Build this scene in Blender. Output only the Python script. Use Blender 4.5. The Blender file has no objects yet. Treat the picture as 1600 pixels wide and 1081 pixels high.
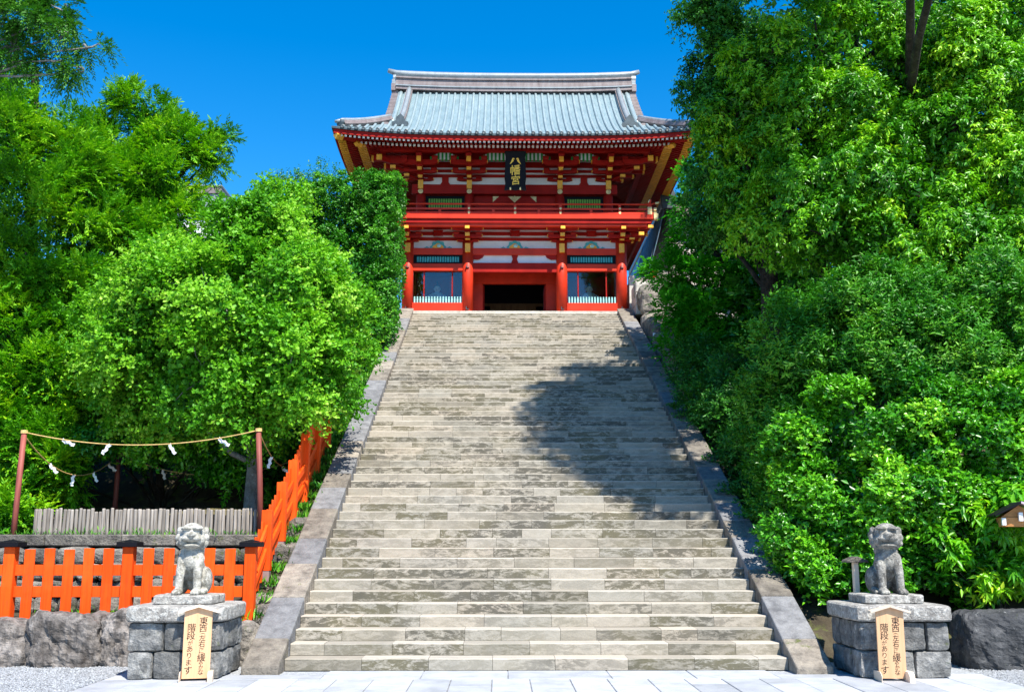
import bpy, bmesh, math, random
import numpy as np
from mathutils import Vector, Matrix, noise

# ------------------------------------------------------------------ camera, sky, sun, exposure
SC = bpy.context.scene
C = SC.collection
TH, PSI, F = 0.1862, math.atan(19 / 1600 * 0.983), 1600.0      # pitch, yaw, focal length in photo pixels
CAM = Vector((0, 0, 1.85))
cam = bpy.data.cameras.new('camera')
cam.sensor_width = 36.0
cam.lens = 36.0
cam.clip_start = 0.1
cam.clip_end = 6000
camo = bpy.data.objects.new('camera', cam)
C.objects.link(camo)
camo.location = CAM
camo.rotation_euler = (math.pi / 2 + TH, 0, -PSI)
SC.camera = camo

SUN_EL, SUN_AZ = math.radians(54), math.radians(27)            # azimuth: to the right of straight behind the camera
SUND = Vector((math.sin(SUN_AZ) * math.cos(SUN_EL), -math.cos(SUN_AZ) * math.cos(SUN_EL), math.sin(SUN_EL)))
world = bpy.data.worlds.new('World')
SC.world = world
world.use_nodes = True
wn = world.node_tree.nodes
wl = world.node_tree.links
sky = wn.new('ShaderNodeTexSky')
sky.sky_type = 'NISHITA'
sky.sun_disc = False
sky.sun_elevation = SUN_EL
sky.sun_rotation = math.atan2(SUND.x, SUND.y)
sky.altitude = 100
sky.air_density = 1.0
sky.dust_density = 0.25
sky.ozone_density = 3.0
hs = wn.new('ShaderNodeHueSaturation')
hs.inputs['Saturation'].default_value = 1.46
wl.new(sky.outputs[0], hs.inputs['Color'])
bg = wn['Background']
bg.inputs['Strength'].default_value = 0.124
wl.new(hs.outputs[0], bg.inputs['Color'])

sun = bpy.data.lights.new('sun', 'SUN')
sun.energy = 5.0
sun.angle = math.radians(0.53)
sun.color = (1.0, 0.95, 0.86)
suno = bpy.data.objects.new('sun', sun)
C.objects.link(suno)
suno.rotation_euler = (-SUND).to_track_quat('-Z', 'Y').to_euler()
suno.location = (30, -40, 60)

vs = SC.view_settings
vs.view_transform = 'Standard'
vs.look = 'None'
vs.exposure = 0.98
vs.gamma = 1.0
vs.use_curve_mapping = False
SC.cycles.max_bounces = 6
SC.cycles.diffuse_bounces = 3
SC.cycles.transmission_bounces = 4
SC.cycles.transparent_max_bounces = 6
SC.cycles.use_denoising = True

# ------------------------------------------------------------------ helpers
FW = Vector((math.sin(PSI) * math.cos(TH), math.cos(PSI) * math.cos(TH), math.sin(TH)))
RT = Vector((math.cos(PSI), -math.sin(PSI), 0))
UP = RT.cross(FW)
def at(px, py, Y):
    """world point at depth Y that the photograph shows at (px, py)"""
    d = FW + RT * ((px - 800) / F) + UP * ((540.5 - py) / F)
    return CAM + d * (Y / d.y)
def ground_at(px, py, z=0.0):
    d = FW + RT * ((px - 800) / F) + UP * ((540.5 - py) / F)
    return CAM + d * ((z - CAM.z) / d.z)

def tag(o, label=None, cat=None, group=None, kind=None):
    if label: o['label'] = label
    if cat: o['category'] = cat
    if group: o['group'] = group
    if kind: o['kind'] = kind
    return o
def thing(name, label, cat, loc=(0, 0, 0), rz=0.0, group=None):
    o = bpy.data.objects.new(name, None)
    o.empty_display_size = 0.2
    C.objects.link(o)
    o.location = loc
    o.rotation_euler = (0, 0, rz)
    return tag(o, label, cat, group)
def link(name, me, parent=None, loc=None):
    o = bpy.data.objects.new(name, me)
    C.objects.link(o)
    if parent: o.parent = parent
    if loc is not None: o.location = loc
    return o
def copy_tree(o, parent=None):
    c = o.copy()
    C.objects.link(c)
    c.parent = parent
    for ch in list(o.children): copy_tree(ch, c)
    return c

class MB:
    """collects shapes into one mesh"""
    def __init__(s): s.v = []; s.f = []
    def add(s, vs, fs, M=None):
        n = len(s.v)
        s.v += [tuple(M @ Vector(p)) for p in vs] if M else [tuple(p) for p in vs]
        s.f += [tuple(i + n for i in f) for f in fs]
        return s
    def box(s, x0, x1, y0, y1, z0, z1, M=None):
        return s.add([(x0, y0, z0), (x1, y0, z0), (x1, y1, z0), (x0, y1, z0), (x0, y0, z1), (x1, y0, z1), (x1, y1, z1), (x0, y1, z1)],
                     [(0, 3, 2, 1), (4, 5, 6, 7), (0, 1, 5, 4), (1, 2, 6, 5), (2, 3, 7, 6), (3, 0, 4, 7)], M)
    def prism(s, pts, a, b, axis='y', M=None):
        """2-D outline pulled from a to b along axis ('y': pts are (x,z); 'x': (y,z); 'z': (x,y))"""
        n = len(pts)
        def P(p, t): return {'y': (p[0], t, p[1]), 'x': (t, p[0], p[1]), 'z': (p[0], p[1], t)}[axis]
        v = [P(p, a) for p in pts] + [P(p, b) for p in pts]
        f = [tuple(range(n)), tuple(range(2 * n - 1, n - 1, -1))]
        for i in range(n):
            j = (i + 1) % n
            f.append((i, i + n, j + n, j))
        return s.add(v, f, M)
    def tube(s, pts, rad, n=8, caps=True):
        pts = [Vector(p) for p in pts]
        if not hasattr(rad, '__len__'): rad = [rad] * len(pts)
        base = len(s.v)
        prev = None
        for i, p in enumerate(pts):
            t = (pts[min(i + 1, len(pts) - 1)] - pts[max(i - 1, 0)]).normalized()
            if prev is None:
                a = Vector((1, 0, 0)) if abs(t.x) < 0.8 else Vector((0, 0, 1))
                u = (a - t * a.dot(t)).normalized()
            else:
                u = (prev - t * prev.dot(t)).normalized()
            prev = u
            w = t.cross(u)
            for k in range(n):
                an = 2 * math.pi * k / n
                s.v.append(tuple(p + (u * math.cos(an) + w * math.sin(an)) * rad[i]))
        for i in range(len(pts) - 1):
            for k in range(n):
                a = base + i * n + k; b = base + i * n + (k + 1) % n
                s.f.append((a, b, b + n, a + n))
        if caps:
            s.f.append(tuple(base + k for k in range(n - 1, -1, -1)))
            s.f.append(tuple(base + (len(pts) - 1) * n + k for k in range(n)))
        return s
    def lathe(s, prof, n=16, c=(0, 0, 0), M=None):
        v = []; f = []
        for r, z in prof:
            for k in range(n):
                an = 2 * math.pi * k / n
                v.append((c[0] + r * math.cos(an), c[1] + r * math.sin(an), c[2] + z))
        for i in range(len(prof) - 1):
            for k in range(n):
                a = i * n + k; b = i * n + (k + 1) % n
                f.append((a, b, b + n, a + n))
        f.append(tuple(range(n - 1, -1, -1)))
        f.append(tuple((len(prof) - 1) * n + k for k in range(n)))
        return s.add(v, f, M)
    def ell(s, c, r, n=12, m=8, M=None):
        v = [(c[0], c[1], c[2] - r[2])]; f = []
        for i in range(1, m):
            ph = -math.pi / 2 + math.pi * i / m
            for k in range(n):
                an = 2 * math.pi * k / n
                v.append((c[0] + r[0] * math.cos(ph) * math.cos(an), c[1] + r[1] * math.cos(ph) * math.sin(an), c[2] + r[2] * math.sin(ph)))
        v.append((c[0], c[1], c[2] + r[2]))
        for k in range(n):
            f.append((0, 1 + (k + 1) % n, 1 + k))
            f.append((len(v) - 1, 1 + (m - 2) * n + k, 1 + (m - 2) * n + (k + 1) % n))
        for i in range(m - 2):
            for k in range(n):
                a = 1 + i * n + k; b = 1 + i * n + (k + 1) % n
                f.append((a, b, b + n, a + n))
        return s.add(v, f, M)
    def mesh(s, name):
        me = bpy.data.meshes.new(name)
        me.from_pydata(s.v, [], s.f)
        me.update()
        return me
    def build(s, name, mat, parent=None, smooth=False, bevel=0.0, kind=None, loc=None, seg=1):
        me = s.mesh(name)
        me.materials.append(mat)
        if smooth:
            me.polygons.foreach_set('use_smooth', [True] * len(me.polygons))
        o = link(name, me, parent, loc)
        if bevel:
            b = o.modifiers.new('bevel', 'BEVEL')
            b.width = bevel; b.segments = seg; b.limit_method = 'ANGLE'; b.angle_limit = math.radians(40)
        if smooth == 'auto':
            pass
        if kind: o['kind'] = kind
        return o

def rock_mesh(name, size, seed, cuts=4, rough=0.03, square=3.0, freq=3.0, mat=None, craggy=False):
    """a block with rounded, uneven faces (superellipsoid pushed about by noise)"""
    bm = bmesh.new()
    bmesh.ops.create_cube(bm, size=2.0)
    bmesh.ops.subdivide_edges(bm, edges=bm.edges[:], cuts=cuts, use_grid_fill=True)
    off = Vector((seed * 7.13 % 97, seed * 3.71 % 89, seed * 5.3 % 83))
    for v in bm.verts:
        p = v.co.copy()
        L = (abs(p.x) ** square + abs(p.y) ** square + abs(p.z) ** square) ** (1 / square)
        p = p / L
        q = Vector((p.x * size[0] / 2, p.y * size[1] / 2, p.z * size[2] / 2))
        d = noise.noise(q * freq + off) * rough + noise.noise(q * freq * 2.7 + off) * rough * 0.5
        if craggy:                   # chipped faces and cracks
            w = noise.noise(q * freq * 1.3 - off)
            d -= max(0.0, 0.16 - abs(w)) * rough * 2.2
            d += noise.noise(q * freq * 6 + off) * rough * 0.28 + noise.noise(q * freq * 12 + off) * rough * 0.14
        v.co = q + p.normalized() * d
    me = bpy.data.meshes.new(name)
    bm.to_mesh(me); bm.free()
    if mat: me.materials.append(mat)
    return me

# ------------------------------------------------------------------ materials
def nodes_of(name):
    m = bpy.data.materials.new(name)
    m.use_nodes = True
    nt = m.node_tree
    return m, nt, nt.nodes['Principled BSDF']
def N(nt, t, **kw):
    n = nt.nodes.new(t)
    for k, v in kw.items():
        if k in n.inputs: n.inputs[k].default_value = v
        else: setattr(n, k, v)
    return n
def noise_fac(nt, scale, detail=5.0, vec=None, lo=0.35, hi=0.65, rough=0.6, dist=0.0):
    t = N(nt, 'ShaderNodeTexNoise', Scale=scale, Detail=detail, Roughness=rough, Distortion=dist)
    if vec is not None: nt.links.new(vec, t.inputs['Vector'])
    r = N(nt, 'ShaderNodeMapRange')
    r.inputs[1].default_value = lo; r.inputs[2].default_value = hi
    nt.links.new(t.outputs[0], r.inputs[0])
    return r.outputs[0]
def mixc(nt, fac, a, b, mode='MIX'):
    m = N(nt, 'ShaderNodeMix', data_type='RGBA', blend_type=mode)
    for sock, val in ((m.inputs[0], fac), (m.inputs[6], a), (m.inputs[7], b)):
        if isinstance(val, (int, float)): sock.default_value = val
        elif isinstance(val, (tuple, list)): sock.default_value = (*val, 1) if len(val) == 3 else val
        else: nt.links.new(val, sock)
    return m.outputs[2]
def math_n(nt, op, a, b=None):
    m = N(nt, 'ShaderNodeMath', operation=op)
    for i, val in enumerate((a, b)):
        if val is None: continue
        if isinstance(val, (int, float)): m.inputs[i].default_value = val
        else: nt.links.new(val, m.inputs[i])
    return m.outputs[0]
def bump(nt, bsdf, h, strength=0.3, dist=0.02):
    b = N(nt, 'ShaderNodeBump', Strength=strength, Distance=dist)
    nt.links.new(h, b.inputs['Height'])
    nt.links.new(b.outputs[0], bsdf.inputs['Normal'])
def wpos(nt):
    return N(nt, 'ShaderNodeNewGeometry').outputs['Position']
def scaled(nt, vec, s, r=(0, 0, 0)):
    m = N(nt, 'ShaderNodeMapping')
    m.inputs['Scale'].default_value = s
    m.inputs['Rotation'].default_value = r
    nt.links.new(vec, m.inputs[0])
    return m.outputs[0]
def objrand(nt):
    """one number for each stone: the object's own, or the face's in a joined mesh"""
    a = N(nt, 'ShaderNodeAttribute', attribute_name='rnd')
    return math_n(nt, 'FRACT', math_n(nt, 'ADD', N(nt, 'ShaderNodeObjectInfo').outputs['Random'], a.outputs['Fac']))
def ramp(nt, fac, stops):
    r = N(nt, 'ShaderNodeValToRGB')
    e = r.color_ramp.elements
    while len(e) < len(stops): e.new(0.5)
    for el, (p, c) in zip(e, stops):
        el.position = p; el.color = (*c, 1)
    nt.links.new(fac, r.inputs[0])
    return r.outputs[0]

def paint(name, col, rough=0.45, vary=0.12, scale=3.0, spec=0.4, metal=0.0, grime=0.0, bumps=0.06):
    m, nt, b = nodes_of(name)
    p = wpos(nt)
    f = noise_fac(nt, scale, 6, p)
    dark = tuple(c * (1 - vary * 1.6) for c in col); lite = tuple(min(1, c * (1 + vary)) for c in col)
    c = mixc(nt, f, dark, lite)
    if grime:
        g = noise_fac(nt, scale * 0.6, 7, scaled(nt, p, (3, 3, 0.7)), 0.55, 0.75)
        c = mixc(nt, math_n(nt, 'MULTIPLY', g, grime), c, tuple(x * 0.35 + 0.02 for x in col))
    nt.links.new(c, b.inputs['Base Color'])
    b.inputs['Roughness'].default_value = rough
    b.inputs['Metallic'].default_value = metal
    b.inputs['Specular IOR Level'].default_value = spec
    if bumps: bump(nt, b, noise_fac(nt, scale * 14, 3, p, 0, 1), bumps, 0.01)
    return m

def stone(name, cols, scale=4.0, lichen=0.0, moss=0.0, bumps=0.5, bscale=22.0, tone=0.25, lcol=(0.6, 0.6, 0.56), rough=0.85, local=False, streak=0.0):
    m, nt, b = nodes_of(name)
    p = wpos(nt)
    if local: p = N(nt, 'ShaderNodeTexCoord').outputs['Object']
    f = noise_fac(nt, scale, 9, p, 0.3, 0.7, 0.65)
    k = len(cols) - 1
    c = ramp(nt, f, [(i / k, col) for i, col in enumerate(cols)])
    r = objrand(nt)
    mr = N(nt, 'ShaderNodeMapRange'); mr.inputs[3].default_value = 1 - tone; mr.inputs[4].default_value = 1 + tone
    nt.links.new(r, mr.inputs[0])
    c = mixc(nt, 1.0, c, mr.outputs[0], 'MULTIPLY')
    fine = noise_fac(nt, bscale * 2, 4, p, 0.25, 0.75)
    c = mixc(nt, 0.35, c, mixc(nt, fine, (0.25, 0.25, 0.25), (0.75, 0.75, 0.75)), 'OVERLAY')
    if streak:                      # rain streaks running down the faces
        sk = noise_fac(nt, 1.0, 7, scaled(nt, p, (9, 9, 1.6)), 0.42, 0.62, 0.65)
        c = mixc(nt, math_n(nt, 'MULTIPLY', sk, streak), c, tuple(x * 0.8 for x in cols[0]))
    if lichen:
        l = noise_fac(nt, scale * 2.2, 10, p, 0.60 - lichen * 0.14, 0.72 - lichen * 0.14, 0.78, 0.6)
        c = mixc(nt, math_n(nt, 'MULTIPLY', l, 0.85), c, lcol)
    if moss:
        g = noise_fac(nt, scale * 0.9, 8, p, 0.62 - moss * 0.1, 0.72 - moss * 0.1, 0.7)
        c = mixc(nt, g, c, (0.09, 0.11, 0.025))
    nt.links.new(c, b.inputs['Base Color'])
    b.inputs['Roughness'].default_value = rough
    b.inputs['Specular IOR Level'].default_value = 0.25
    h = math_n(nt, 'ADD', noise_fac(nt, bscale, 8, p, 0.2, 0.8, 0.7), noise_fac(nt, scale, 4, p, 0.2, 0.8))
    bump(nt, b, h, bumps, 0.03)
    return m

def leaf_mat(name, stops, trans=0.35, rough=0.42, spec=0.5, tcol=None):
    m, nt, b = nodes_of(name)
    a = N(nt, 'ShaderNodeAttribute', attribute_name='rnd')
    c = ramp(nt, a.outputs['Fac'], stops)
    nt.links.new(c, b.inputs['Base Color'])
    b.inputs['Roughness'].default_value = rough
    b.inputs['Specular IOR Level'].default_value = spec
    t = N(nt, 'ShaderNodeBsdfTranslucent')
    tc = mixc(nt, 1.0, c, tcol or (1.25, 1.35, 0.6), 'MULTIPLY')
    nt.links.new(tc, t.inputs['Color'])
    mx = N(nt, 'ShaderNodeMixShader')
    mx.inputs[0].default_value = trans
    nt.links.new(b.outputs[0], mx.inputs[1]); nt.links.new(t.outputs[0], mx.inputs[2])
    nt.links.new(mx.outputs[0], nt.nodes['Material Output'].inputs['Surface'])
    return m

def step_mat():
    """worn sandstone: pale beige to grey blocks with dark olive weathering on their upright faces"""
    m, nt, b = nodes_of('step_stone')
    p = wpos(nt)
    r = objrand(nt)
    base = ramp(nt, r, [(0.0, (0.18, 0.165, 0.135)), (0.15, (0.41, 0.37, 0.305)), (0.4, (0.34, 0.325, 0.29)), (0.55, (0.46, 0.395, 0.32)), (0.75, (0.43, 0.395, 0.34)), (0.9, (0.34, 0.325, 0.285)), (1.0, (0.20, 0.19, 0.16))])
    cl = noise_fac(nt, 2.2, 8, p, 0.3, 0.7, 0.6)
    base = mixc(nt, 0.4, base, mixc(nt, cl, (0.31, 0.28, 0.235), (0.49, 0.43, 0.35)))
    # every stone gets its own slice of the stain pattern
    off = N(nt, 'ShaderNodeCombineXYZ')
    nt.links.new(math_n(nt, 'MULTIPLY', r, 37.0), off.inputs[0]); nt.links.new(math_n(nt, 'MULTIPLY', r, 61.0), off.inputs[1])
    va = N(nt, 'ShaderNodeVectorMath', operation='ADD')
    nt.links.new(p, va.inputs[0]); nt.links.new(off.outputs[0], va.inputs[1])
    st = noise_fac(nt, 1.0, 8, scaled(nt, va.outputs[0], (4.2, 3.0, 12.0), (0, 0.55, 0)), 0.43, 0.54, 0.76, 0.6)
    blot = noise_fac(nt, 0.55, 3, p, 0.34, 0.62)
    sel = N(nt, 'ShaderNodeMapRange'); sel.inputs[1].default_value = 0.35; sel.inputs[2].default_value = 0.8
    nt.links.new(math_n(nt, 'FRACT', math_n(nt, 'MULTIPLY', r, 13.7)), sel.inputs[0])
    nz = N(nt, 'ShaderNodeSeparateXYZ'); nt.links.new(N(nt, 'ShaderNodeNewGeometry').outputs['True Normal'], nz.inputs[0])
    upright = math_n(nt, 'SUBTRACT', 1.0, math_n(nt, 'ABSOLUTE', nz.outputs[2]))
    st2 = noise_fac(nt, 1.0, 6, scaled(nt, va.outputs[0], (14, 9, 26), (0, 0.35, 0)), 0.40, 0.66, 0.7)
    st = math_n(nt, 'MAXIMUM', st, math_n(nt, 'MULTIPLY', st2, 0.55))
    amt = math_n(nt, 'MULTIPLY', math_n(nt, 'MULTIPLY', st, math_n(nt, 'ADD', math_n(nt, 'MULTIPLY', sel.outputs[0], 0.85), math_n(nt, 'ADD', 0.12, math_n(nt, 'MULTIPLY', blot, 0.5)))), upright)
    tint = mixc(nt, noise_fac(nt, 0.8, 3, p, 0.4, 0.6), (0.058, 0.054, 0.042), (0.09, 0.08, 0.042))
    # treads are scuffed pale by feet, upright faces keep a grey weathered skin
    base = mixc(nt, math_n(nt, 'MULTIPLY', upright, 0.9), base, mixc(nt, 1.0, base, (0.85, 0.85, 0.84), 'MULTIPLY'))
    c = mixc(nt, math_n(nt, 'MINIMUM', amt, 0.86), base, tint)
    fine = noise_fac(nt, 55, 4, p, 0.2, 0.8)
    c = mixc(nt, 0.22, c, mixc(nt, fine, (0.2, 0.2, 0.2), (0.8, 0.8, 0.8)), 'OVERLAY')
    nt.links.new(c, b.inputs['Base Color'])
    b.inputs['Roughness'].default_value = 0.8
    b.inputs['Specular IOR Level'].default_value = 0.3
    bump(nt, b, math_n(nt, 'ADD', noise_fac(nt, 40, 6, p, 0.2, 0.8), noise_fac(nt, 7, 5, p, 0.2, 0.8)), 0.22, 0.012)
    return m

def wood(name, c1, c2, axis=2, rough=0.6, scale=1.0, grain=30.0):
    m, nt, b = nodes_of(name)
    p = N(nt, 'ShaderNodeTexCoord').outputs['Object']
    s = [grain * scale] * 3; s[axis] = 1.2 * scale
    r = objrand(nt)
    off = N(nt, 'ShaderNodeCombineXYZ'); nt.links.new(math_n(nt, 'MULTIPLY', r, 40.0), off.inputs[0])
    va = N(nt, 'ShaderNodeVectorMath', operation='ADD'); nt.links.new(scaled(nt, p, s), va.inputs[0]); nt.links.new(off.outputs[0], va.inputs[1])
    f = noise_fac(nt, 1.0, 5, va.outputs[0], 0.3, 0.7)
    c = mixc(nt, f, c1, c2)
    mr = N(nt, 'ShaderNodeMapRange'); mr.inputs[3].default_value = 0.75; mr.inputs[4].default_value = 1.2
    nt.links.new(r, mr.inputs[0])
    c = mixc(nt, 1.0, c, mr.outputs[0], 'MULTIPLY')
    nt.links.new(c, b.inputs['Base Color'])
    b.inputs['Roughness'].default_value = rough
    b.inputs['Specular IOR Level'].default_value = 0.3
    bump(nt, b, f, 0.25, 0.01)
    return m

M = {}
M['step'] = step_mat()
M['kerb'] = stone('kerb_stone', [(0.095, 0.083, 0.07), (0.21, 0.185, 0.155), (0.31, 0.275, 0.225)], 4.5, 0.0, 0.1, 0.7, 22, 0.28)
M['kerb_grey'] = stone('kerb_grey_stone', [(0.10, 0.10, 0.105), (0.185, 0.185, 0.19), (0.25, 0.25, 0.255)], 4.5, 0.0, 0.0, 0.6, 24, 0.16)
M['paving'] = stone('paving_granite', [(0.27, 0.285, 0.31), (0.36, 0.375, 0.40), (0.43, 0.445, 0.47)], 2.2, 0.0, 0.0, 0.2, 60, 0.16, rough=0.7)
M['gravel'] = stone('gravel', [(0.20, 0.21, 0.225), (0.34, 0.355, 0.375), (0.46, 0.48, 0.50)], 30, 0.0, 0.0, 0.6, 90, 0.4)
M['soil'] = stone('soil', [(0.035, 0.028, 0.018), (0.065, 0.052, 0.033), (0.10, 0.085, 0.05)], 3.0, 0.0, 0.9, 0.6, 25, 0.1)
M['rubble'] = stone('rubble_stone', [(0.06, 0.055, 0.05), (0.17, 0.155, 0.135), (0.27, 0.245, 0.205)], 5.0, 0.05, 0.45, 0.9, 20, 0.4, (0.4, 0.38, 0.33))
M['boulder'] = stone('boulder_stone', [(0.06, 0.052, 0.047), (0.22, 0.197, 0.18), (0.37, 0.335, 0.31)], 3.4, 0.0, 0.0, 1.0, 13, 0.15, streak=0.7)
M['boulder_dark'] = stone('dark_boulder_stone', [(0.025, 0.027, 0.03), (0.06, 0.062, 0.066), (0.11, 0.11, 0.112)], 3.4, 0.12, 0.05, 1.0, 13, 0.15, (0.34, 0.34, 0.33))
M['plinth'] = stone('plinth_stone', [(0.09, 0.09, 0.088), (0.21, 0.208, 0.20), (0.40, 0.39, 0.37)], 6.5, 0.1, 0.12, 1.0, 18, 0.3, (0.45, 0.44, 0.42), streak=0.25)
M['plinth_slab'] = stone('plinth_slab_stone', [(0.12, 0.11, 0.10), (0.27, 0.255, 0.235), (0.40, 0.38, 0.345)], 6.0, 0.85, 0.0, 0.6, 24, 0.1, (0.55, 0.54, 0.50))
M['statue'] = stone('statue_stone', [(0.09, 0.085, 0.065), (0.34, 0.325, 0.28), (0.56, 0.54, 0.48)], 7.0, 0.7, 0.2, 0.7, 34, 0.05, (0.62, 0.60, 0.54), local=True)
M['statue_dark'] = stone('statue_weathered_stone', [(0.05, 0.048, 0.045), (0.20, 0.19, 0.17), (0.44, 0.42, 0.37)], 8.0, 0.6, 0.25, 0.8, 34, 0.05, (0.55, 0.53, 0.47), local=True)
M['granite'] = stone('pale_granite', [(0.36, 0.33, 0.29), (0.50, 0.465, 0.41), (0.6, 0.56, 0.5)], 5.0, 0.0, 0.05, 0.4, 30, 0.12)
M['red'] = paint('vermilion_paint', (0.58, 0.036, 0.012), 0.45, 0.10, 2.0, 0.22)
M['red_shade'] = paint('shaded_vermilion_paint', (0.33, 0.012, 0.008), 0.55, 0.12, 2.0, 0.12)  # the vermilion again, with the shade of eaves and interiors put into its colour
def fence_mat():
    m, nt, b = nodes_of('orange_fence_paint')
    p = wpos(nt)
    r = objrand(nt)
    grain = noise_fac(nt, 1.0, 6, scaled(nt, p, (38, 38, 1.4)), 0.3, 0.7)
    c = mixc(nt, grain, (0.70, 0.058, 0.003), (0.84, 0.088, 0.005))
    c = mixc(nt, math_n(nt, 'MULTIPLY', noise_fac(nt, 1.6, 5, p, 0.45, 0.75), 0.55), c, (0.86, 0.14, 0.02))      # sun-faded patches
    dirt = noise_fac(nt, 5.0, 7, scaled(nt, p, (3, 3, 0.6)), 0.56, 0.74, 0.7)
    c = mixc(nt, math_n(nt, 'MULTIPLY', dirt, 0.55), c, (0.22, 0.045, 0.02))
    mr = N(nt, 'ShaderNodeMapRange'); mr.inputs[3].default_value = 0.86; mr.inputs[4].default_value = 1.1
    nt.links.new(r, mr.inputs[0])
    c = mixc(nt, 1.0, c, mr.outputs[0], 'MULTIPLY')
    nt.links.new(c, b.inputs['Base Color'])
    b.inputs['Roughness'].default_value = 0.6; b.inputs['Specular IOR Level'].default_value = 0.15
    bump(nt, b, grain, 0.25, 0.006)
    return m
M['orange'] = fence_mat()
M['orange_foot'] = paint('fence_foot_metal', (0.26, 0.18, 0.17), 0.6, 0.15, 6.0)
M['gold'] = paint('ochre_gold_paint', (0.92, 0.44, 0.035), 0.45, 0.12, 6.0, 0.5)
M['gilt'] = paint('pale_gilt_metal', (0.74, 0.58, 0.27), 0.45, 0.15, 12.0, 0.4, 0.0)
M['white'] = paint('white_plaster', (0.76, 0.76, 0.78), 0.8, 0.05, 2.0, 0.2)
M['white_paint'] = paint('white_end_paint', (0.80, 0.78, 0.75), 0.6, 0.06, 8.0, 0.3)
M['teal'] = paint('turquoise_paint', (0.07, 0.42, 0.43), 0.5, 0.1, 8.0)
M['teal_pale'] = paint('pale_turquoise_paint', (0.36, 0.68, 0.66), 0.5, 0.1, 8.0)
M['green'] = paint('green_paint', (0.16, 0.36, 0.03), 0.5, 0.12, 8.0)
M['green_deep'] = paint('deep_green_paint', (0.02, 0.28, 0.05), 0.5, 0.1, 8.0)
M['black'] = paint('black_lacquer', (0.006, 0.006, 0.009), 0.6, 0.1, 4.0, 0.12)
M['gold_leaf'] = paint('gold_leaf', (0.88, 0.52, 0.05), 0.4, 0.1, 10.0, 0.4, 0.0)
M['roof'] = None
M['logs'] = wood('weathered_log', (0.085, 0.070, 0.058), (0.40, 0.36, 0.32), 2, 0.85, 1.0, 30)
M['log_end'] = wood('log_end_grain', (0.16, 0.13, 0.10), (0.34, 0.29, 0.23), 0, 0.9, 1.0, 20)
M['pole'] = wood('red_brown_pole', (0.17, 0.04, 0.03), (0.30, 0.085, 0.065), 2, 0.6, 1.0, 18)
M['bark'] = stone('bark', [(0.010, 0.008, 0.006), (0.030, 0.024, 0.018), (0.065, 0.054, 0.041)], 4.0, 0.0, 0.15, 0.9, 16, 0.1)  # darkened evenly: shade under the crowns is put into the bark colour
M['bark_grey'] = stone('grey_bark', [(0.09, 0.09, 0.085), (0.19, 0.19, 0.18), (0.30, 0.30, 0.285)], 5.0, 0.2, 0.1, 0.7, 20, 0.1)
M['rope'] = paint('straw_rope', (0.62, 0.42, 0.16), 0.8, 0.2, 30.0, 0.2, bumps=0.3)
M['paper'] = paint('white_paper', (0.82, 0.82, 0.84), 0.7, 0.03, 3.0, 0.2, bumps=0)
M['cedar'] = wood('fresh_cedar_board', (0.55, 0.31, 0.165), (0.65, 0.40, 0.225), 2, 0.6, 1.0, 22)
M['cedar_pale'] = wood('pale_cedar', (0.62, 0.50, 0.38), (0.74, 0.61, 0.48), 1, 0.65, 1.0, 22)
M['lantern_wood'] = wood('lantern_wood', (0.40, 0.17, 0.05), (0.56, 0.27, 0.09), 0, 0.55, 1.0, 22)
M['ink'] = paint('black_ink', (0.012, 0.010, 0.010), 0.6, 0.05, 4.0, 0.2, bumps=0)
M['copper'] = paint('weathered_copper_sheet', (0.55, 0.42, 0.47), 0.45, 0.1, 5.0, 0.5)
M['floor_wood'] = wood('interior_boards', (0.12, 0.065, 0.02), (0.22, 0.13, 0.045), 2, 0.5, 1.0, 10)
M['robe'] = paint('pale_robe_paint', (0.72, 0.76, 0.75), 0.6, 0.2, 9.0)
M['skin_paint'] = paint('pale_face_paint', (0.72, 0.64, 0.56), 0.6, 0.08, 9.0)

def roof_mat(name, c1, c2, c3, rough=0.42):
    m, nt, b = nodes_of(name)
    p = wpos(nt)
    f = noise_fac(nt, 2.2, 8, scaled(nt, p, (2.5, 0.6, 0.6)), 0.28, 0.72, 0.65)
    c = ramp(nt, f, [(0, c1), (0.5, c2), (1, c3)])
    w = N(nt, 'ShaderNodeTexWave', wave_type='BANDS', bands_direction='Z', Scale=2.6, Distortion=0.25, Detail=1.0)
    nt.links.new(p, w.inputs['Vector'])
    line = N(nt, 'ShaderNodeMapRange'); line.inputs[1].default_value = 0.0; line.inputs[2].default_value = 0.12
    nt.links.new(w.outputs['Fac'], line.inputs[0])
    c = mixc(nt, line.outputs[0], tuple(x * 0.72 for x in c2), c)
    nt.links.new(c, b.inputs['Base Color'])
    b.inputs['Roughness'].default_value = rough
    b.inputs['Metallic'].default_value = 0.15
    bump(nt, b, line.outputs[0], 0.25, 0.012)
    return m
M['roof'] = roof_mat('verdigris_roof_tile', (0.135, 0.205, 0.235), (0.205, 0.29, 0.315), (0.26, 0.34, 0.36))
M['roof_rib'] = roof_mat('verdigris_rib_tile', (0.18, 0.25, 0.275), (0.26, 0.34, 0.36), (0.33, 0.40, 0.415))
M['ridge'] = roof_mat('ridge_tile', (0.12, 0.09, 0.085), (0.20, 0.16, 0.155), (0.26, 0.23, 0.225), 0.55)
M['ridge_cap'] = roof_mat('ridge_cap_tile', (0.17, 0.20, 0.215), (0.245, 0.275, 0.29), (0.30, 0.33, 0.34), 0.45)
M['tile_dark'] = paint('dark_tile', (0.055, 0.075, 0.085), 0.45, 0.25, 4.0)
M['slate_blue'] = paint('blue_grey_tile', (0.10, 0.15, 0.19), 0.4, 0.25, 4.0)

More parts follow.
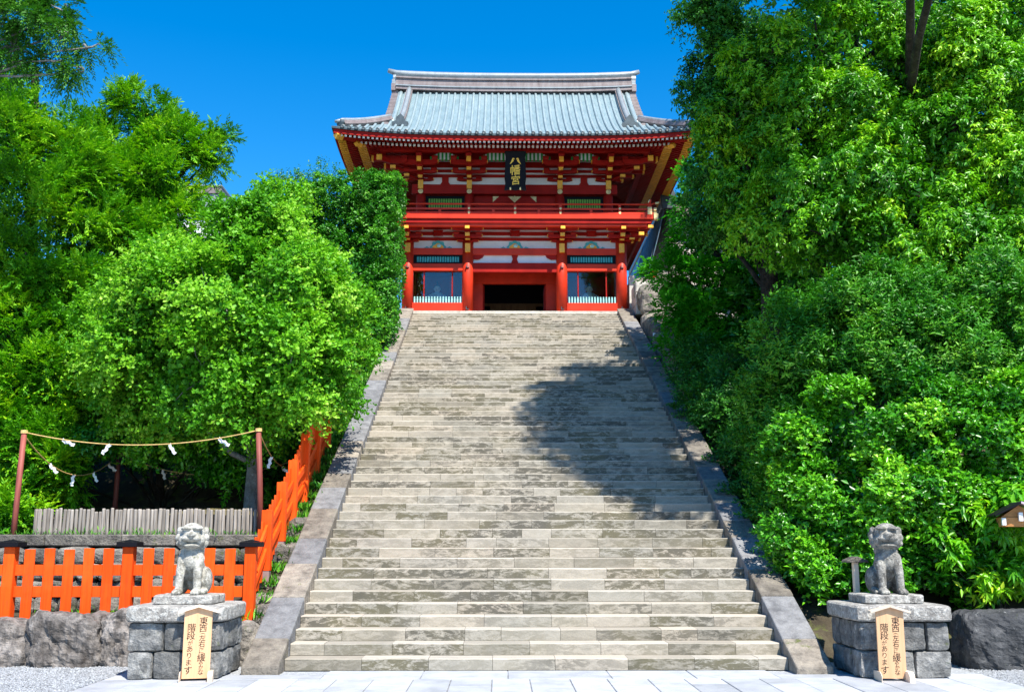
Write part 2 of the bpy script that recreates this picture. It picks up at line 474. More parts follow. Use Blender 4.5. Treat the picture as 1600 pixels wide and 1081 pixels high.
def glass_mat():
    m, nt, b = nodes_of('window_glass')
    tr = N(nt, 'ShaderNodeBsdfTransparent'); tr.inputs[0].default_value = (0.86, 0.90, 0.92, 1)
    gl = N(nt, 'ShaderNodeBsdfGlossy'); gl.inputs['Roughness'].default_value = 0.02
    fr = N(nt, 'ShaderNodeFresnel', IOR=1.7)
    mx = N(nt, 'ShaderNodeMixShader')
    nt.links.new(fr.outputs[0], mx.inputs[0]); nt.links.new(tr.outputs[0], mx.inputs[1]); nt.links.new(gl.outputs[0], mx.inputs[2])
    nt.links.new(mx.outputs[0], nt.nodes['Material Output'].inputs['Surface'])
    return m
M['glass'] = glass_mat()
# ------------------------------------------------------------------ setting: ground, paving, hillside
rng = random.Random(11)
R, T, NST, Y0 = 0.17, 0.379, 60, 15.3
YTOP = Y0 + (NST - 1) * T
def xl(y): return -3.08 - 0.20 * (y - Y0) / (YTOP - Y0)
def xr(y): return 4.16 + 0.27 * (y - Y0) / (YTOP - Y0)
def zs(y): return min(max(R + (y - Y0) * R / T, 0.0), NST * R)
def sm(a, b, x):
    t = min(max((x - a) / (b - a), 0), 1)
    return t * t * (3 - 2 * t)

MB().add([(-3000, -3000, -0.012), (3000, -3000, -0.012), (3000, 3000, -0.012), (-3000, 3000, -0.012)], [(0, 1, 2, 3)]).build('ground', M['gravel'])['kind'] = 'structure'

def hill_z(x, y):
    n = noise.noise(Vector((x * 0.35, y * 0.35, 3.1))) * 0.25
    top = 10.12
    if x < 0:
        far = 1.9 if y > 18.75 else (0.6 if y > 16.45 else -0.3)
        if y > 24: far = min(top, 1.9 + (y - 24) * 0.62 + n)
        near = zs(y) - 0.14
        if y < 16.45: near = -0.3
        z = far + (near - far) * sm(-4.75, -4.25, x)
        if x > xl(y) - 0.1: z = zs(y) - 0.75
    else:
        far = -0.3 if y < 16.3 else min(top, 0.45 + (y - 16.3) * 0.42 + n)
        near = zs(y) - 0.3 if y > 16.3 else -0.3
        z = far + (near - far) * sm(6.4, 5.2, x)
        if x < xr(y) + 0.1: z = zs(y) - 0.75
    if y > YTOP + 0.3: z = top
    return z
xs = np.arange(-44, 46.01, 0.4); ys = np.concatenate([np.arange(15.9, 40, 0.3), np.arange(40, 90, 2.0)])
hv = [(x, y, hill_z(x, y)) for y in ys for x in xs]
nx = len(xs)
hf = [(j * nx + i, j * nx + i + 1, (j + 1) * nx + i + 1, (j + 1) * nx + i) for j in range(len(ys) - 1) for i in range(nx - 1)]
MB().add(hv, hf).build('hillside', M['soil'], smooth=True)['kind'] = 'structure'

pav = MB().box(-5.32, 6.72, -12, 14.86, -0.10, -0.010).build('pavement', M['kerb_grey'])
pav['kind'] = 'structure'
def slab(x0, x1, y0, y1, z=0.0, par=pav):
    g = 0.006
    return MB().box(x0 + g, x1 - g, y0 + g, y1 - g, -0.06, z + rng.uniform(-0.002, 0.002)).build('slab', M['paving'], par, bevel=0.006)
x = -5.32
while x < 6.6:                                   # long border slabs laid against the foot of the stairs
    w = rng.uniform(1.1, 1.6); w = w if x + w < 6.2 else 6.72 - x
    slab(x, x + w, 14.42, 15.29 if -3.05 < x + w / 2 < 4.1 else 14.86)
    x += w
x = -5.32; col = 0
while x < 6.6:                                   # courses running towards the viewer
    w = 0.52 + rng.uniform(-0.03, 0.03); w = w if x + w < 6.4 else 6.72 - x
    y = 14.42; first = True
    while y > 11.4:
        l = rng.uniform(0.7, 1.5) if not first else rng.uniform(0.5, 1.5)
        slab(x, x + w, y - l, y); y -= l; first = False
    x += w; col += 1

def pebbles(name, n, xa, xb, ya, yb, s0, s1, seed, label):
    r = np.random.default_rng(seed)
    P = np.stack([r.uniform(xa, xb, n), r.uniform(ya, yb, n), r.uniform(-0.012, 0.0, n)], 1)
    S = r.uniform(s0, s1, (n, 3)) * np.array([1, 1, 0.6])
    base = np.array([(1, 0, 0), (0, 1, 0), (-1, 0, 0), (0, -1, 0), (0.2, 0.1, 1), (0, 0, -1)], float)
    an = r.uniform(0, 6.28, n); ca, sa = np.cos(an), np.sin(an)
    V = base[None] * S[:, None]
    X = V[..., 0] * ca[:, None] - V[..., 1] * sa[:, None]; Yv = V[..., 0] * sa[:, None] + V[..., 1] * ca[:, None]
    V = np.stack([X, Yv, V[..., 2]], -1) + P[:, None]
    tri = np.array([(0, 1, 4), (1, 2, 4), (2, 3, 4), (3, 0, 4)])
    return soup(name, V.reshape(-1, 3), (tri[None] + np.arange(n)[:, None, None] * 6).reshape(-1, 3), np.repeat(r.random(n), 4), M['gravel'])
def soup(name, co, tri, rnd, mat, parent=None):
    me = bpy.data.meshes.new(name)
    me.vertices.add(len(co)); me.vertices.foreach_set('co', np.ascontiguousarray(co, dtype=np.float32).ravel())
    k = tri.shape[1]
    me.loops.add(tri.size); me.loops.foreach_set('vertex_index', np.ascontiguousarray(tri, dtype=np.int32).ravel())
    me.polygons.add(len(tri)); me.polygons.foreach_set('loop_start', np.arange(0, tri.size, k, dtype=np.int32))
    me.update(calc_edges=True)
    a = me.attributes.new('rnd', 'FLOAT', 'FACE'); a.data.foreach_set('value', np.asarray(rnd, dtype=np.float32))
    me.materials.append(mat)
    return link(name, me, parent)
tag(pebbles('gravel', 26000, -9.2, -5.34, 12.6, 16.2, 0.009, 0.022, 3, ''), 'loose pale grey gravel beside the paving on the left', 'gravel', kind='stuff')
tag(pebbles('gravel', 9000, 6.74, 9.2, 12.8, 15.6, 0.009, 0.022, 4, ''), 'strip of grey gravel in front of the dark boulder on the right', 'gravel', kind='stuff')

# ------------------------------------------------------------------ stairs
stairs = MB().prism([(Y0 + 0.1, -0.1), (YTOP + 0.3, -0.1), (YTOP + 0.3, NST * R - 0.2), (YTOP - 0.1, NST * R - 0.2), (Y0 + 0.1, -0.05)], -2.9, 3.9, 'x').build('stairs', M['kerb'])
stairs['kind'] = 'structure'
far_v = []; far_f = []; far_r = []; made = 0
def worn_block(x0, x1, y0, y1, z0, z1):
    """a step stone whose front arris dips and chips a few millimetres along its length"""
    k = max(3, int((x1 - x0) / 0.16)); v = []; f = []
    for i in range(k + 1):
        x = x0 + (x1 - x0) * i / k
        d = max(0.0, noise.noise(Vector((x * 4.1, y0 * 9, 1.7)))) * 0.016 + max(0.0, noise.noise(Vector((x * 13, y0 * 5, 4.2))) - 0.2) * 0.02
        ch = 0.012 + d * 0.5                              # foot-worn arris
        v += [(x, y0 + d * 0.3, z0), (x, y0 + d * 0.5, z1 - ch - d * 0.4), (x, y0 + ch + d * 0.4, z1 - d * 0.25), (x, y1, z1), (x, y1, z0)]
    for i in range(k):
        for j in range(5): f.append((5 * i + j, 5 * i + (j + 1) % 5, 5 * i + 5 + (j + 1) % 5, 5 * i + 5 + j))
    f += [(4, 3, 2, 1, 0), (5 * k, 5 * k + 1, 5 * k + 2, 5 * k + 3, 5 * k + 4)]
    return MB().add(v, f)
for n in range(1, NST + 1):
    y = Y0 + (n - 1) * T
    a, b = xl(y), xr(y)
    cuts = [a]
    xx = a + rng.choice((0.36, 0.5, 0.7, 0.95, 1.1))
    while xx < b - 0.3:
        cuts.append(xx)
        xx += rng.choice((0.9, 0.96, 1.0, 1.05, 0.55, 0.98, 1.0, 0.92))
    cuts.append(b)
    for i in range(len(cuts) - 1):
        g = 0.0025
        bx = (cuts[i] + g, cuts[i + 1] - g, y + rng.uniform(-0.005, 0.005), y + T + 0.05 + (0.9 if n == NST else 0), (n - 1) * R + 0.003, n * R + rng.uniform(-0.003, 0.002))
        if made < 295:
            worn_block(*bx).build('step_stone', M['step'], stairs)
            made += 1
        else:
            q = MB().prism([(bx[2], bx[4]), (bx[2], bx[5] - 0.014), (bx[2] + 0.014, bx[5]), (bx[3], bx[5]), (bx[3], bx[4])], bx[0], bx[1], 'x')
            ft = [t for f in q.f for t in [(f[0], f[i], f[i + 1]) for i in range(1, len(f) - 1)]]
            far_f += [tuple(t + len(far_v) for t in f) for f in ft]; far_v += q.v; far_r += [rng.random()] * len(ft)
            rng.random()
o = soup('step_stones', np.array(far_v), np.array(far_f), far_r, M['step'], stairs)
o['kind'] = 'stuff'
o.data.shade_flat()

def ztop(y): return R + (y - Y0) * R / T + 0.12
def border(name, label, side):
    root = thing(name, label, 'stone border', (0, 0, 0))
    y = 14.88
    k = 0
    while y < YTOP + 0.2:
        l = 0.72 if k == 0 else rng.uniform(0.72, 1.25)
        y1 = min(y + l, YTOP + 0.28)
        if y1 > YTOP - 0.4: y1 = YTOP + 0.28
        v = []
        for yy in (y + rng.uniform(0.003, 0.010), y1 - 0.005):
            e = xl(yy) if side < 0 else xr(yy)
            xa, xb = (e - 0.53, e - 0.004) if side < 0 else (e + 0.004, e + 0.53)
            zt = ztop(yy) + rng.uniform(-0.014, 0.012)
            zb = max(zt - 0.75, -0.05) if yy > 15.2 else -0.05
            v += [(xa, yy, zb), (xb, yy, zb), (xb, yy, zt), (xa, yy, zt)]
        me = MB().add(v, [(0, 1, 2, 3), (7, 6, 5, 4), (0, 4, 5, 1), (1, 5, 6, 2), (2, 6, 7, 3), (3, 7, 4, 0)])
        grey = (k % 2 == 1) if k < 9 else rng.random() < 0.4
        if k == 0: grey = False
        o = me.build('slab', M['kerb_grey' if grey else 'kerb'], root, bevel=rng.uniform(0.014, 0.028), seg=2)
        y = y1; k += 1
    return root
border('stair_border', 'sloping kerb of alternating grey and beige slabs on the fence side of the stairs', -1)
border('stair_border', 'sloping stone kerb, mostly in tree shade, on the shrub side of the stairs', 1)

# ------------------------------------------------------------------ stone lion plinths, signs, statues
def plinth(label, x0, x1, yf, courses, seed):
    root = thing('statue_plinth', label, 'plinth', ((x0 + x1) / 2, yf + 0.68, 0), group='plinths at the foot of the stairs')
    hw = (x1 - x0) / 2 - 0.06
    r = random.Random(seed)
    z = 0.0
    for hgt in courses:
        for face in range(4):
            x = -hw; end = hw
            while x < end - 0.05:
                w = r.uniform(0.28, 0.52)
                if x + w > end - 0.22: w = end - x
                me = rock_mesh('block', (w - 0.008, 0.30, hgt - 0.008), r.randint(0, 999), 4, 0.022, 9.0, 6.0, M['plinth'])
                c = Vector((x + w / 2, -0.62 + 0.15, z + hgt / 2))
                o = link('block', me, root)
                o.rotation_euler = (0, 0, face * math.pi / 2)
                o.location = Matrix.Rotation(face * math.pi / 2, 3, 'Z') @ c
                x += w
        z += hgt
    MB().box(-hw + 0.1, hw - 0.1, -0.5, 0.5, 0, z).build('core', M['plinth'], root)
    H = 0.215
    sl = link('top_slab', rock_mesh('top_slab', (x1 - x0, 1.38, H), seed, 7, 0.012, 14.0, 5.0, M['plinth_slab']), root, (0, 0, z + H / 2))
    st = link('statue_base', rock_mesh('statue_base', (0.86, 0.72, 0.13), seed + 5, 6, 0.01, 14.0, 6.0, M['plinth_slab']), root, (0.0, 0.02, z + H + 0.062))
    return root, z + H + 0.125
PL, zl_ = plinth('squat grey stone block plinth at the foot of the orange fence', -5.07, -3.72, 14.3, (0.36, 0.385), 4)
PR, zr_ = plinth('squat dark block plinth in front of the glossy shrubs', 4.84, 6.19, 14.3, (0.36, 0.385), 9)

def lion(label, loc, rz, mat, flip):
    """seated guardian lion: chest up on straight forelegs, haunches folded, mane round a broad grinning face"""
    b = MB()
    def cap(p, q, r0, r1, n=12):
        p, q = Vector(p), Vector(q)
        pts = [p.lerp(q, i / 5) for i in range(6)]
        b.tube(pts, [r0 + (r1 - r0) * i / 5 for i in range(6)], n)
        b.ell(p, (r0,) * 3, n, 8); b.ell(q, (r1,) * 3, n, 8)
    # trunk: deep chest leaning back to the rump
    b.ell((0, -0.03, 0.50), (0.165, 0.16, 0.22), 18, 12)
    b.ell((0, 0.09, 0.40), (0.165, 0.20, 0.23), 18, 12)
    b.ell((0, 0.22, 0.25), (0.18, 0.20, 0.22), 18, 12)
    cap((0, -0.02, 0.60), (0, 0.22, 0.30), 0.14, 0.17, 16)
    cap((0, 0.0, 0.62), (0, -0.06, 0.78), 0.135, 0.135, 16)
    for s in (-1, 1):
        cap((s * 0.125, -0.06, 0.50), (s * 0.135, -0.15, 0.28), 0.085, 0.07)
        cap((s * 0.135, -0.15, 0.28), (s * 0.14, -0.17, 0.06), 0.068, 0.058)
        b.ell((s * 0.14, -0.21, 0.045), (0.078, 0.105, 0.052), 14, 10)
        for t in (-1, 0, 1): b.ell((s * 0.14 + t * 0.044, -0.295, 0.032), (0.027, 0.04, 0.033), 10, 8)
        b.ell((s * 0.175, 0.20, 0.19), (0.105, 0.20, 0.19), 16, 12)           # haunch
        b.ell((s * 0.20, -0.0, 0.045), (0.065, 0.15, 0.05), 14, 10)           # hind foot
        for t in (-1, 0, 1): b.ell((s * 0.20 + t * 0.036, -0.135, 0.032), (0.023, 0.035, 0.03), 10, 8)
        # cheeks, brow, eye, ear
        b.ell((s * 0.095, -0.14, 0.775), (0.065, 0.075, 0.075), 12, 8)
        b.ell((s * 0.07, -0.208, 0.912), (0.066, 0.055, 0.026), 12, 8)
        b.ell((s * 0.066, -0.208, 0.866), (0.036, 0.024, 0.020), 12, 8)
        b.ell((s * 0.15, -0.02, 0.88), (0.04, 0.06, 0.055), 12, 8)
        # mane curls down the neck
        for k in range(5):
            an = 0.35 + k * 0.45
            b.ell((s * 0.15 * math.cos(an * 0.55), 0.04 + 0.045 * k * 0.9, 0.83 - 0.075 * k), (0.055, 0.06, 0.06), 10, 8)
            b.ell((s * (0.158 - 0.01 * k), -0.05, 0.80 - 0.07 * k), (0.045, 0.055, 0.048), 10, 8)
    b.ell((0, -0.075, 0.855), (0.150, 0.145, 0.125), 18, 14)                     # skull
    b.ell((0, -0.165, 0.815), (0.118, 0.095, 0.075), 16, 12)                     # upper jaw
    b.ell((0, -0.250, 0.838), (0.055, 0.040, 0.034), 12, 8)                      # nose
    b.ell((-0.03, -0.25, 0.827), (0.022, 0.022, 0.02), 10, 8); b.ell((0.03, -0.25, 0.827), (0.022, 0.022, 0.02), 10, 8)
    b.ell((-0.055, -0.222, 0.79), (0.062, 0.042, 0.028), 12, 8); b.ell((0.055, -0.222, 0.79), (0.062, 0.042, 0.028), 12, 8)
    b.ell((0, -0.160, 0.692), (0.112, 0.095, 0.032), 16, 10)                      # lower jaw, mouth open a finger's width
    b.ell((0, -0.215, 0.708), (0.092, 0.040, 0.018), 12, 8)
    b.ell((0, -0.09, 0.655), (0.10, 0.09, 0.06), 14, 10)
    b.ell((0, 0.06, 0.86), (0.13, 0.11, 0.11), 14, 10)
    for k in range(4): b.ell((0, 0.41 - 0.015 * k, 0.16 + 0.09 * k), (0.075 + 0.015 * (k % 2), 0.05, 0.085), 12, 8)   # upright tail
    # the head is carved large and turned towards the visitor
    hc = Vector((0, -0.05, 0.72)); Rh = Matrix.Rotation(math.radians(9), 3, 'Z')
    def turn(v):
        v = Vector(v)
        v.x *= 0.90
        if v.z < 0.635 or v.y > 0.16: return tuple(v)
        k = min(1.0, (v.z - 0.635) / 0.07)
        q = hc + Rh @ Vector(((v.x - hc.x) * 1.30, (v.y - hc.y) * 1.17, (v.z - hc.z) * 1.17)); q.z -= 0.025
        return tuple(v.lerp(q, k))
    b.v = [turn(v) for v in b.v]
    me = b.mesh('guardian_lion')
    me.materials.append(mat)
    o = link('guardian_lion', me)
    o.location = loc
    o.rotation_euler = (0, 0, rz)
    o.scale = (1.0 if not flip else -1.0, 1.0, 1.0)
    rm = o.modifiers.new('carve', 'REMESH'); rm.mode = 'VOXEL'; rm.voxel_size = 0.008; rm.use_smooth_shade = True
    s = o.modifiers.new('wear', 'SMOOTH'); s.factor = 0.5; s.iterations = 1
    return tag(o, label, 'statue', 'stone guardian lions')
lion('pale lichen covered seated stone lion beside the orange fence', (-4.39, 14.98, zl_ - 0.004), math.radians(3), M['statue'], False)
lion('dark weathered seated stone lion in front of the shrubs', (5.56, 14.98, zr_ - 0.004), math.radians(-4), M['statue_dark'], True)

def text_part(name, glyphs, mat, parent, y, bold=0.012, depth=0.002):
    """glyphs: (character, x, z, size, turn); writing as thin raised shapes in the x-z plane facing -y"""
    out = MB()
    for ch, gx, gz_, size, turn in glyphs:
        cu = bpy.data.curves.new('glyph', 'FONT')
        cu.body = ch; cu.size = 1.0; cu.align_x = 'CENTER'; cu.align_y = 'CENTER'; cu.offset = bold; cu.resolution_u = 4
        ob = bpy.data.objects.new('glyph', cu); C.objects.link(ob)
        dg = bpy.context.evaluated_depsgraph_get()
        me = bpy.data.meshes.new_from_object(ob.evaluated_get(dg))
        cs = [v.co.copy() for v in me.vertices]
        if cs:
            cx = (min(c.x for c in cs) + max(c.x for c in cs)) / 2; cy = (min(c.y for c in cs) + max(c.y for c in cs)) / 2
            ca, sa = math.cos(turn), math.sin(turn)
            v = []
            for c in cs:
                u, w = (c.x - cx) * size, (c.y - cy) * size
                v.append((gx + u * ca - w * sa, y, gz_ + u * sa + w * ca + 0.10 * u))
            out.add(v, [tuple(p.vertices) for p in me.polygons])
        bpy.data.objects.remove(ob); bpy.data.curves.remove(cu); bpy.data.meshes.remove(me)
    return out.build(name, mat, parent)

def sign(label, loc, rz, lean):
    root = thing('wooden_sign', label, 'sign', loc, rz, 'direction signs by the plinths')
    root.rotation_euler = (lean, 0, rz)
    w = 0.18
    MB().prism([(-w, 0.03), (w, 0.03), (w, 0.895), (0, 0.955), (-w, 0.895)], -0.016, 0.016).build('board', M['cedar'], root, bevel=0.003)
    for s in (-1, 1):
        MB().prism([(0, 0.985), (s * 0.265, 0.905), (s * 0.265, 0.875), (0, 0.955)] if s > 0 else [(0, 0.955), (s * 0.265, 0.875), (s * 0.265, 0.905), (0, 0.985)], -0.07, 0.05).build('roof_board', M['cedar_pale'], root, bevel=0.003)
        MB().prism([(-0.20, 0), (0.18, 0), (0.18, 0.115), (-0.13, 0.135), (-0.20, 0.09)], s * 0.16 - 0.04 * (s < 0) , s * 0.16 + 0.04 * (s > 0) + 0.03 * s, 'x').build('foot', M['cedar_pale'], root, bevel=0.004)
    right = [('東', 0.072, 0.775, 0.115, 0), ('西', 0.068, 0.675, 0.105, 0), ('(', 0.066, 0.608, 0.07, -math.pi / 2), ('左', 0.064, 0.555, 0.088, 0), ('右', 0.060, 0.475, 0.088, 0),
             (')', 0.060, 0.423, 0.07, -math.pi / 2), ('に', 0.058, 0.382, 0.070, 0), ('緩', 0.062, 0.300, 0.112, 0), ('や', 0.058, 0.222, 0.062, 0), ('か', 0.062, 0.175, 0.066, 0), ('な', 0.062, 0.112, 0.08, 0)]
    left = [('階', -0.078, 0.69, 0.115, 0), ('段', -0.085, 0.585, 0.115, 0), ('が', -0.088, 0.493, 0.07, 0), ('あ', -0.092, 0.415, 0.088, 0), ('り', -0.096, 0.330, 0.088, 0), ('ま', -0.098, 0.242, 0.088, 0), ('す', -0.10, 0.140, 0.115, 0)]
    text_part('lettering', right + left, M['ink'], root, -0.0175, 0.004)
    return root
p = ground_at(303, 1064); sign('tall narrow cedar sign with black brush lettering before the fence side plinth', (p.x, p.y + 0.06, 0.0), math.radians(12), math.radians(1.5))
p = ground_at(1398, 1064); sign('tall narrow cedar sign with black brush lettering before the shrub side plinth', (p.x, p.y + 0.06, 0.0), math.radians(-4), math.radians(1.5))

# small edge-on sign behind the right lion
p = at(1339, 932, 15.55)
sp = thing('wooden_signpost', 'pale weathered signpost with mossy cap beside the dark lion', 'signpost', (p.x, 15.55, zr_ - 0.125))
MB().box(-0.035, 0.035, -0.05, 0.05, 0.0, 0.55).build('post', M['cedar_pale'], sp, bevel=0.004)
MB().prism([(-0.17, 0.55), (0.17, 0.55), (0.15, 0.585), (0, 0.64), (-0.15, 0.585)], -0.12, 0.12).build('cap', M['rubble'], sp, bevel=0.006)

# ------------------------------------------------------------------ orange fences
FY, FZ = 16.55, 0.60
fx = [at(-170, 900, FY).x, at(15, 900, FY).x, at(200, 900, FY).x, at(391, 900, FY).x]
fence = thing('picket_fence', 'orange picket fence with black capped posts standing on the boulders', 'fence', (0, FY, FZ))
def post(par, x, y, z0, h, w=0.085, capm=True):
    o = MB().box(x - w, x + w, y - w, y + w, z0, z0 + h).build('post', M['orange'], par, bevel=0.006)
    if capm:
        MB().box(x - 0.16, x + 0.16, y - 0.16, y + 0.16, z0 + h, z0 + h + 0.075).add(
            [(x - 0.16, y - 0.16, z0 + h + 0.077), (x + 0.16, y - 0.16, z0 + h + 0.077), (x + 0.16, y + 0.16, z0 + h + 0.077), (x - 0.16, y + 0.16, z0 + h + 0.077), (x, y, z0 + h + 0.115)],
            [(0, 1, 4), (1, 2, 4), (2, 3, 4), (3, 0, 4)]).build('cap', M['black'], o, bevel=0.006)
    return o
for i, x in enumerate(fx):
    post(fence, x, 0, 0.0, 1.13)
    if i < len(fx) - 1:
        d = (fx[i + 1] - x)
        for k in range(1, 6):
            xx = x + d * k / 6
            dz = rng.uniform(-0.012, 0.012)
            MB().box(xx - 0.082, xx + 0.082, -0.055, -0.028, 0.04 + dz, 1.10 + dz).build('picket', M['orange'], fence, bevel=0.004)
        for z in (0.36, 0.69):
            MB().box(x + 0.087, fx[i + 1] - 0.087, -0.026, 0.022, z, z + 0.165).build('rail', M['orange'], fence, bevel=0.004)
side = thing('stepped_fence', 'orange picket fence climbing in steps along the stair kerb', 'fence', (0, 0, 0))
py_ = [17.6, 18.75, 19.75, 20.95, 22.3, 23.7]
fxx = -3.92
zb_ = [1.20, 1.68, 2.05, 2.45, 3.05, 3.7]; ht_ = [1.13, 1.18, 1.28, 1.52, 1.55, 1.5]
prev = (FY, FZ, 1.10)
for (y, z, h) in zip(py_, zb_, ht_):
    x = fxx - 0.012 * (y - 17)
    MB().box(x - 0.085, x + 0.085, y - 0.085, y + 0.085, z + 0.13, z + h).build('post', M['orange'], side, bevel=0.006)
    MB().box(x - 0.078, x + 0.078, y - 0.078, y + 0.078, z - 0.15, z + 0.13).build('post_foot', M['orange_foot'], side, bevel=0.004)
    y0, z0, h0 = prev
    n = max(3, round((y - y0) / 0.20))
    for k in range(1, n):
        t = k / n
        yy = y0 + (y - y0) * t; zz = z0 + (z - z0) * t
        MB().box(x - 0.04, x - 0.012, yy - 0.08, yy + 0.08, zz + 0.06, zz + h0 + (h - h0) * t - 0.07).build('picket', M['orange'], side, bevel=0.004)
    for dz in (0.36, 0.75):
        MB().add([(x - 0.010, y0 + 0.09, z0 + dz), (x + 0.035, y0 + 0.09, z0 + dz), (x + 0.035, y0 + 0.09, z0 + dz + 0.14), (x - 0.010, y0 + 0.09, z0 + dz + 0.14),
                  (x - 0.010, y - 0.09, z + dz), (x + 0.035, y - 0.09, z + dz), (x + 0.035, y - 0.09, z + dz + 0.14), (x - 0.010, y - 0.09, z + dz + 0.14)],
                 [(0, 1, 2, 3), (7, 6, 5, 4), (0, 4, 5, 1), (1, 5, 6, 2), (2, 6, 7, 3), (3, 7, 4, 0)]).build('rail', M['orange'], side, bevel=0.004)
    prev = (y, z, h)

# ------------------------------------------------------------------ boulders and rubble
def boulder(label, c, size, seed, rz=0.0, mat='boulder', sq=3.6, rough=0.09, name='boulder'):
    o = link(name, rock_mesh(name, size, seed, 24, rough, sq, 2.0, M[mat], True))
    o.location = c; o.rotation_euler = (0, 0, rz)
    return tag(o, label, 'boulder', 'boulders along the terrace edge')
boulder('flat topped grey boulder cut by the picture edge under the fence', (at(-50, 1000, 16.15).x, 16.2, 0.26), (2.0, 0.9, 0.82), 12, 0.02, sq=5.0)
boulder('largest grey boulder with a sloping shoulder under the fence', (at(106, 1000, 16.1).x, 16.15, 0.26), (1.18, 0.85, 0.98), 5, -0.04, rough=0.11, sq=4.5)
boulder('dark cracked boulder squeezed behind the pale lion plinth', (at(192, 1000, 16.2).x, 16.22, 0.24), (0.62, 0.8, 1.10), 31, 0.1, rough=0.12)
boulder('low mossy rock between the plinth and the stair kerb', (at(372, 1000, 16.3).x, 16.2, 0.25), (0.7, 0.7, 0.7), 44, 0.1, mat='rubble')
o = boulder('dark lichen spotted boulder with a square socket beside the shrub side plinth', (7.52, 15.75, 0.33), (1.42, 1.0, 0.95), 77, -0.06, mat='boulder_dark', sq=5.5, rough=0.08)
hole = MB().box(-0.06, 0.06, 0, 0.03, -0.06, 0.06).build('socket', M['black'], o)
hole.location = (0.33, -0.53, -0.02)
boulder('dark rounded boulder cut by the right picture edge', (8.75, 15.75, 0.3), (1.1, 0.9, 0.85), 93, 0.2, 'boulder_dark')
r2 = random.Random(5)
wall = thing('rubble_wall', 'rough mossy rubble wall behind the picket fence', 'wall', (0, 18.55, FZ))
for row in range(4):
    x = -10.4 + row * 0.13
    while x < -4.1:
        w = r2.uniform(0.28, 0.62); h = 0.295
        o = link('stone', rock_mesh('stone', (w + 0.02, 0.42, h * r2.uniform(0.92, 1.12)), r2.randint(0, 999), 4, 0.04, 4.5, 4.0, M['rubble']), wall)
        o.location = (x + w / 2, r2.uniform(-0.04, 0.05), 0.13 + row * 0.275)
        x += w
x = -10.4
while x < -4.15:
    w = r2.uniform(0.9, 1.4)
    w = min(w, -4.1 - x)
    MB().box(x + 0.004, x + w - 0.004, -0.10, 0.50, 1.13, 1.33).build('coping_stone', M['rubble'], wall, bevel=0.02)
    x += w
steps_v = [(at(440, 880, 17.9).x, 17.9, 0.9), (at(432, 905, 17.4).x, 17.3, 0.72), (at(455, 850, 19).x, 18.9, 1.45), (at(470, 830, 20).x, 19.9, 1.95), (at(425, 930, 17).x, 16.8, 0.5)]
for i, c in enumerate(steps_v):
    boulder(['mossy rock under the second post of the stepped fence', 'small rock under the first post of the stepped fence', 'squared rock under the third post of the stepped fence', 'upper mossy rock beside the stepped fence', 'lowest rock beside the stepped fence corner'][i],
            c, (0.75, 0.8, 0.62), 50 + i, 0.2 * i, 'rubble', 3.0, 0.1, 'rock')

# ------------------------------------------------------------------ log palisade, sacred poles and ropes
PY, PZ = 19.5, 1.92
pal = thing('log_palisade', 'low palisade of upright weathered grey logs above the rubble wall', 'palisade', (0, PY, PZ))
xa, xb = at(53, 815, PY).x, at(402, 815, PY).x
variants = []
for k in range(8):
    b = MB(); r3 = random.Random(k)
    prof = []
    for z in (-0.1, 0.1, 0.28, 0.46):
        prof.append((0.0365 + r3.uniform(-0.004, 0.003), z))
    prof += [(0.030, 0.485), (0.02, 0.49)]
    b.lathe(prof, 9)
    me = b.mesh('log'); me.materials.append(M['logs']); me.polygons.foreach_set('use_smooth', [len(p.vertices) == 4 for p in me.polygons])
    variants.append(me)
nlog = 56
for i in range(nlog):
    o = link('log', r2.choice(variants), pal)
    o.location = (xa + (xb - xa) * (i + 0.5) / nlog, r2.uniform(-0.015, 0.015), r2.uniform(-0.02, 0.015) - (0.06 if i in (15, 16) else 0))
    o.rotation_euler = (r2.uniform(-0.03, 0.03), r2.uniform(-0.025, 0.025), r2.uniform(0, 6.28))
    o.scale = (r2.uniform(0.9, 1.08),) * 2 + (1.0,)
mound = MB()
mv = []; mf = []
for j in range(14):
    for i in range(40):
        u, v = i / 39, j / 13
        x = -8.7 + u * 4.25; y = 19.6 + v * 4.2
        z = 2.18 + 0.22 * math.exp(-((x + 5.6) / 1.2) ** 2 - ((y - 21) / 1.3) ** 2) + 0.04 * noise.noise(Vector((x * 3, y * 3, 0))) + 0.06
        mv.append((x, y, z))
for j in range(13):
    for i in range(39): mf.append((j * 40 + i, j * 40 + i + 1, (j + 1) * 40 + i + 1, (j + 1) * 40 + i))
M['litter'] = stone('dry_grass_litter', [(0.06, 0.05, 0.02), (0.16, 0.13, 0.05), (0.26, 0.21, 0.09)], 9.0, 0, 0.5, 0.8, 40, 0.1)
mound.add(mv, mf).build('earth_mound', M['litter'], smooth=True)['kind'] = 'structure'

poles = {}
def pole(key, label, base, top, r=0.052):
    o = thing('rope_pole', label, 'pole', base, group='rope poles of the roped enclosure')
    t = Vector(top) - Vector(base)
    MB().tube([(0, 0, -0.2), t * 0.5, t], [r * 1.05, r, r * 0.95], 12).build('shaft', M['pole'], o, smooth=True)
    MB().tube([t * 0.985, t * 1.0 + Vector((0, 0, 0.035))], [r * 1.25, r * 1.2], 12).build('rope_knot', M['rope'], o)
    poles[key] = Vector(top)
pole('fl', 'brown red rope pole standing left of the log palisade', at(21, 832, 19.2), at(38, 675, 19.4))
pole('fr', 'brown red rope pole at the stair end of the log palisade', at(408, 824, 19.2), at(404, 672, 19.2))
pole('bl', 'darker brown red rope pole behind the middle of the palisade', at(179, 800, 24.0), at(186, 709, 24.0), 0.058)
pole('br', 'brown red rope pole hidden in leaves behind the stair end pole', at(470, 800, 23.6), at(470, 715, 23.6), 0.055)
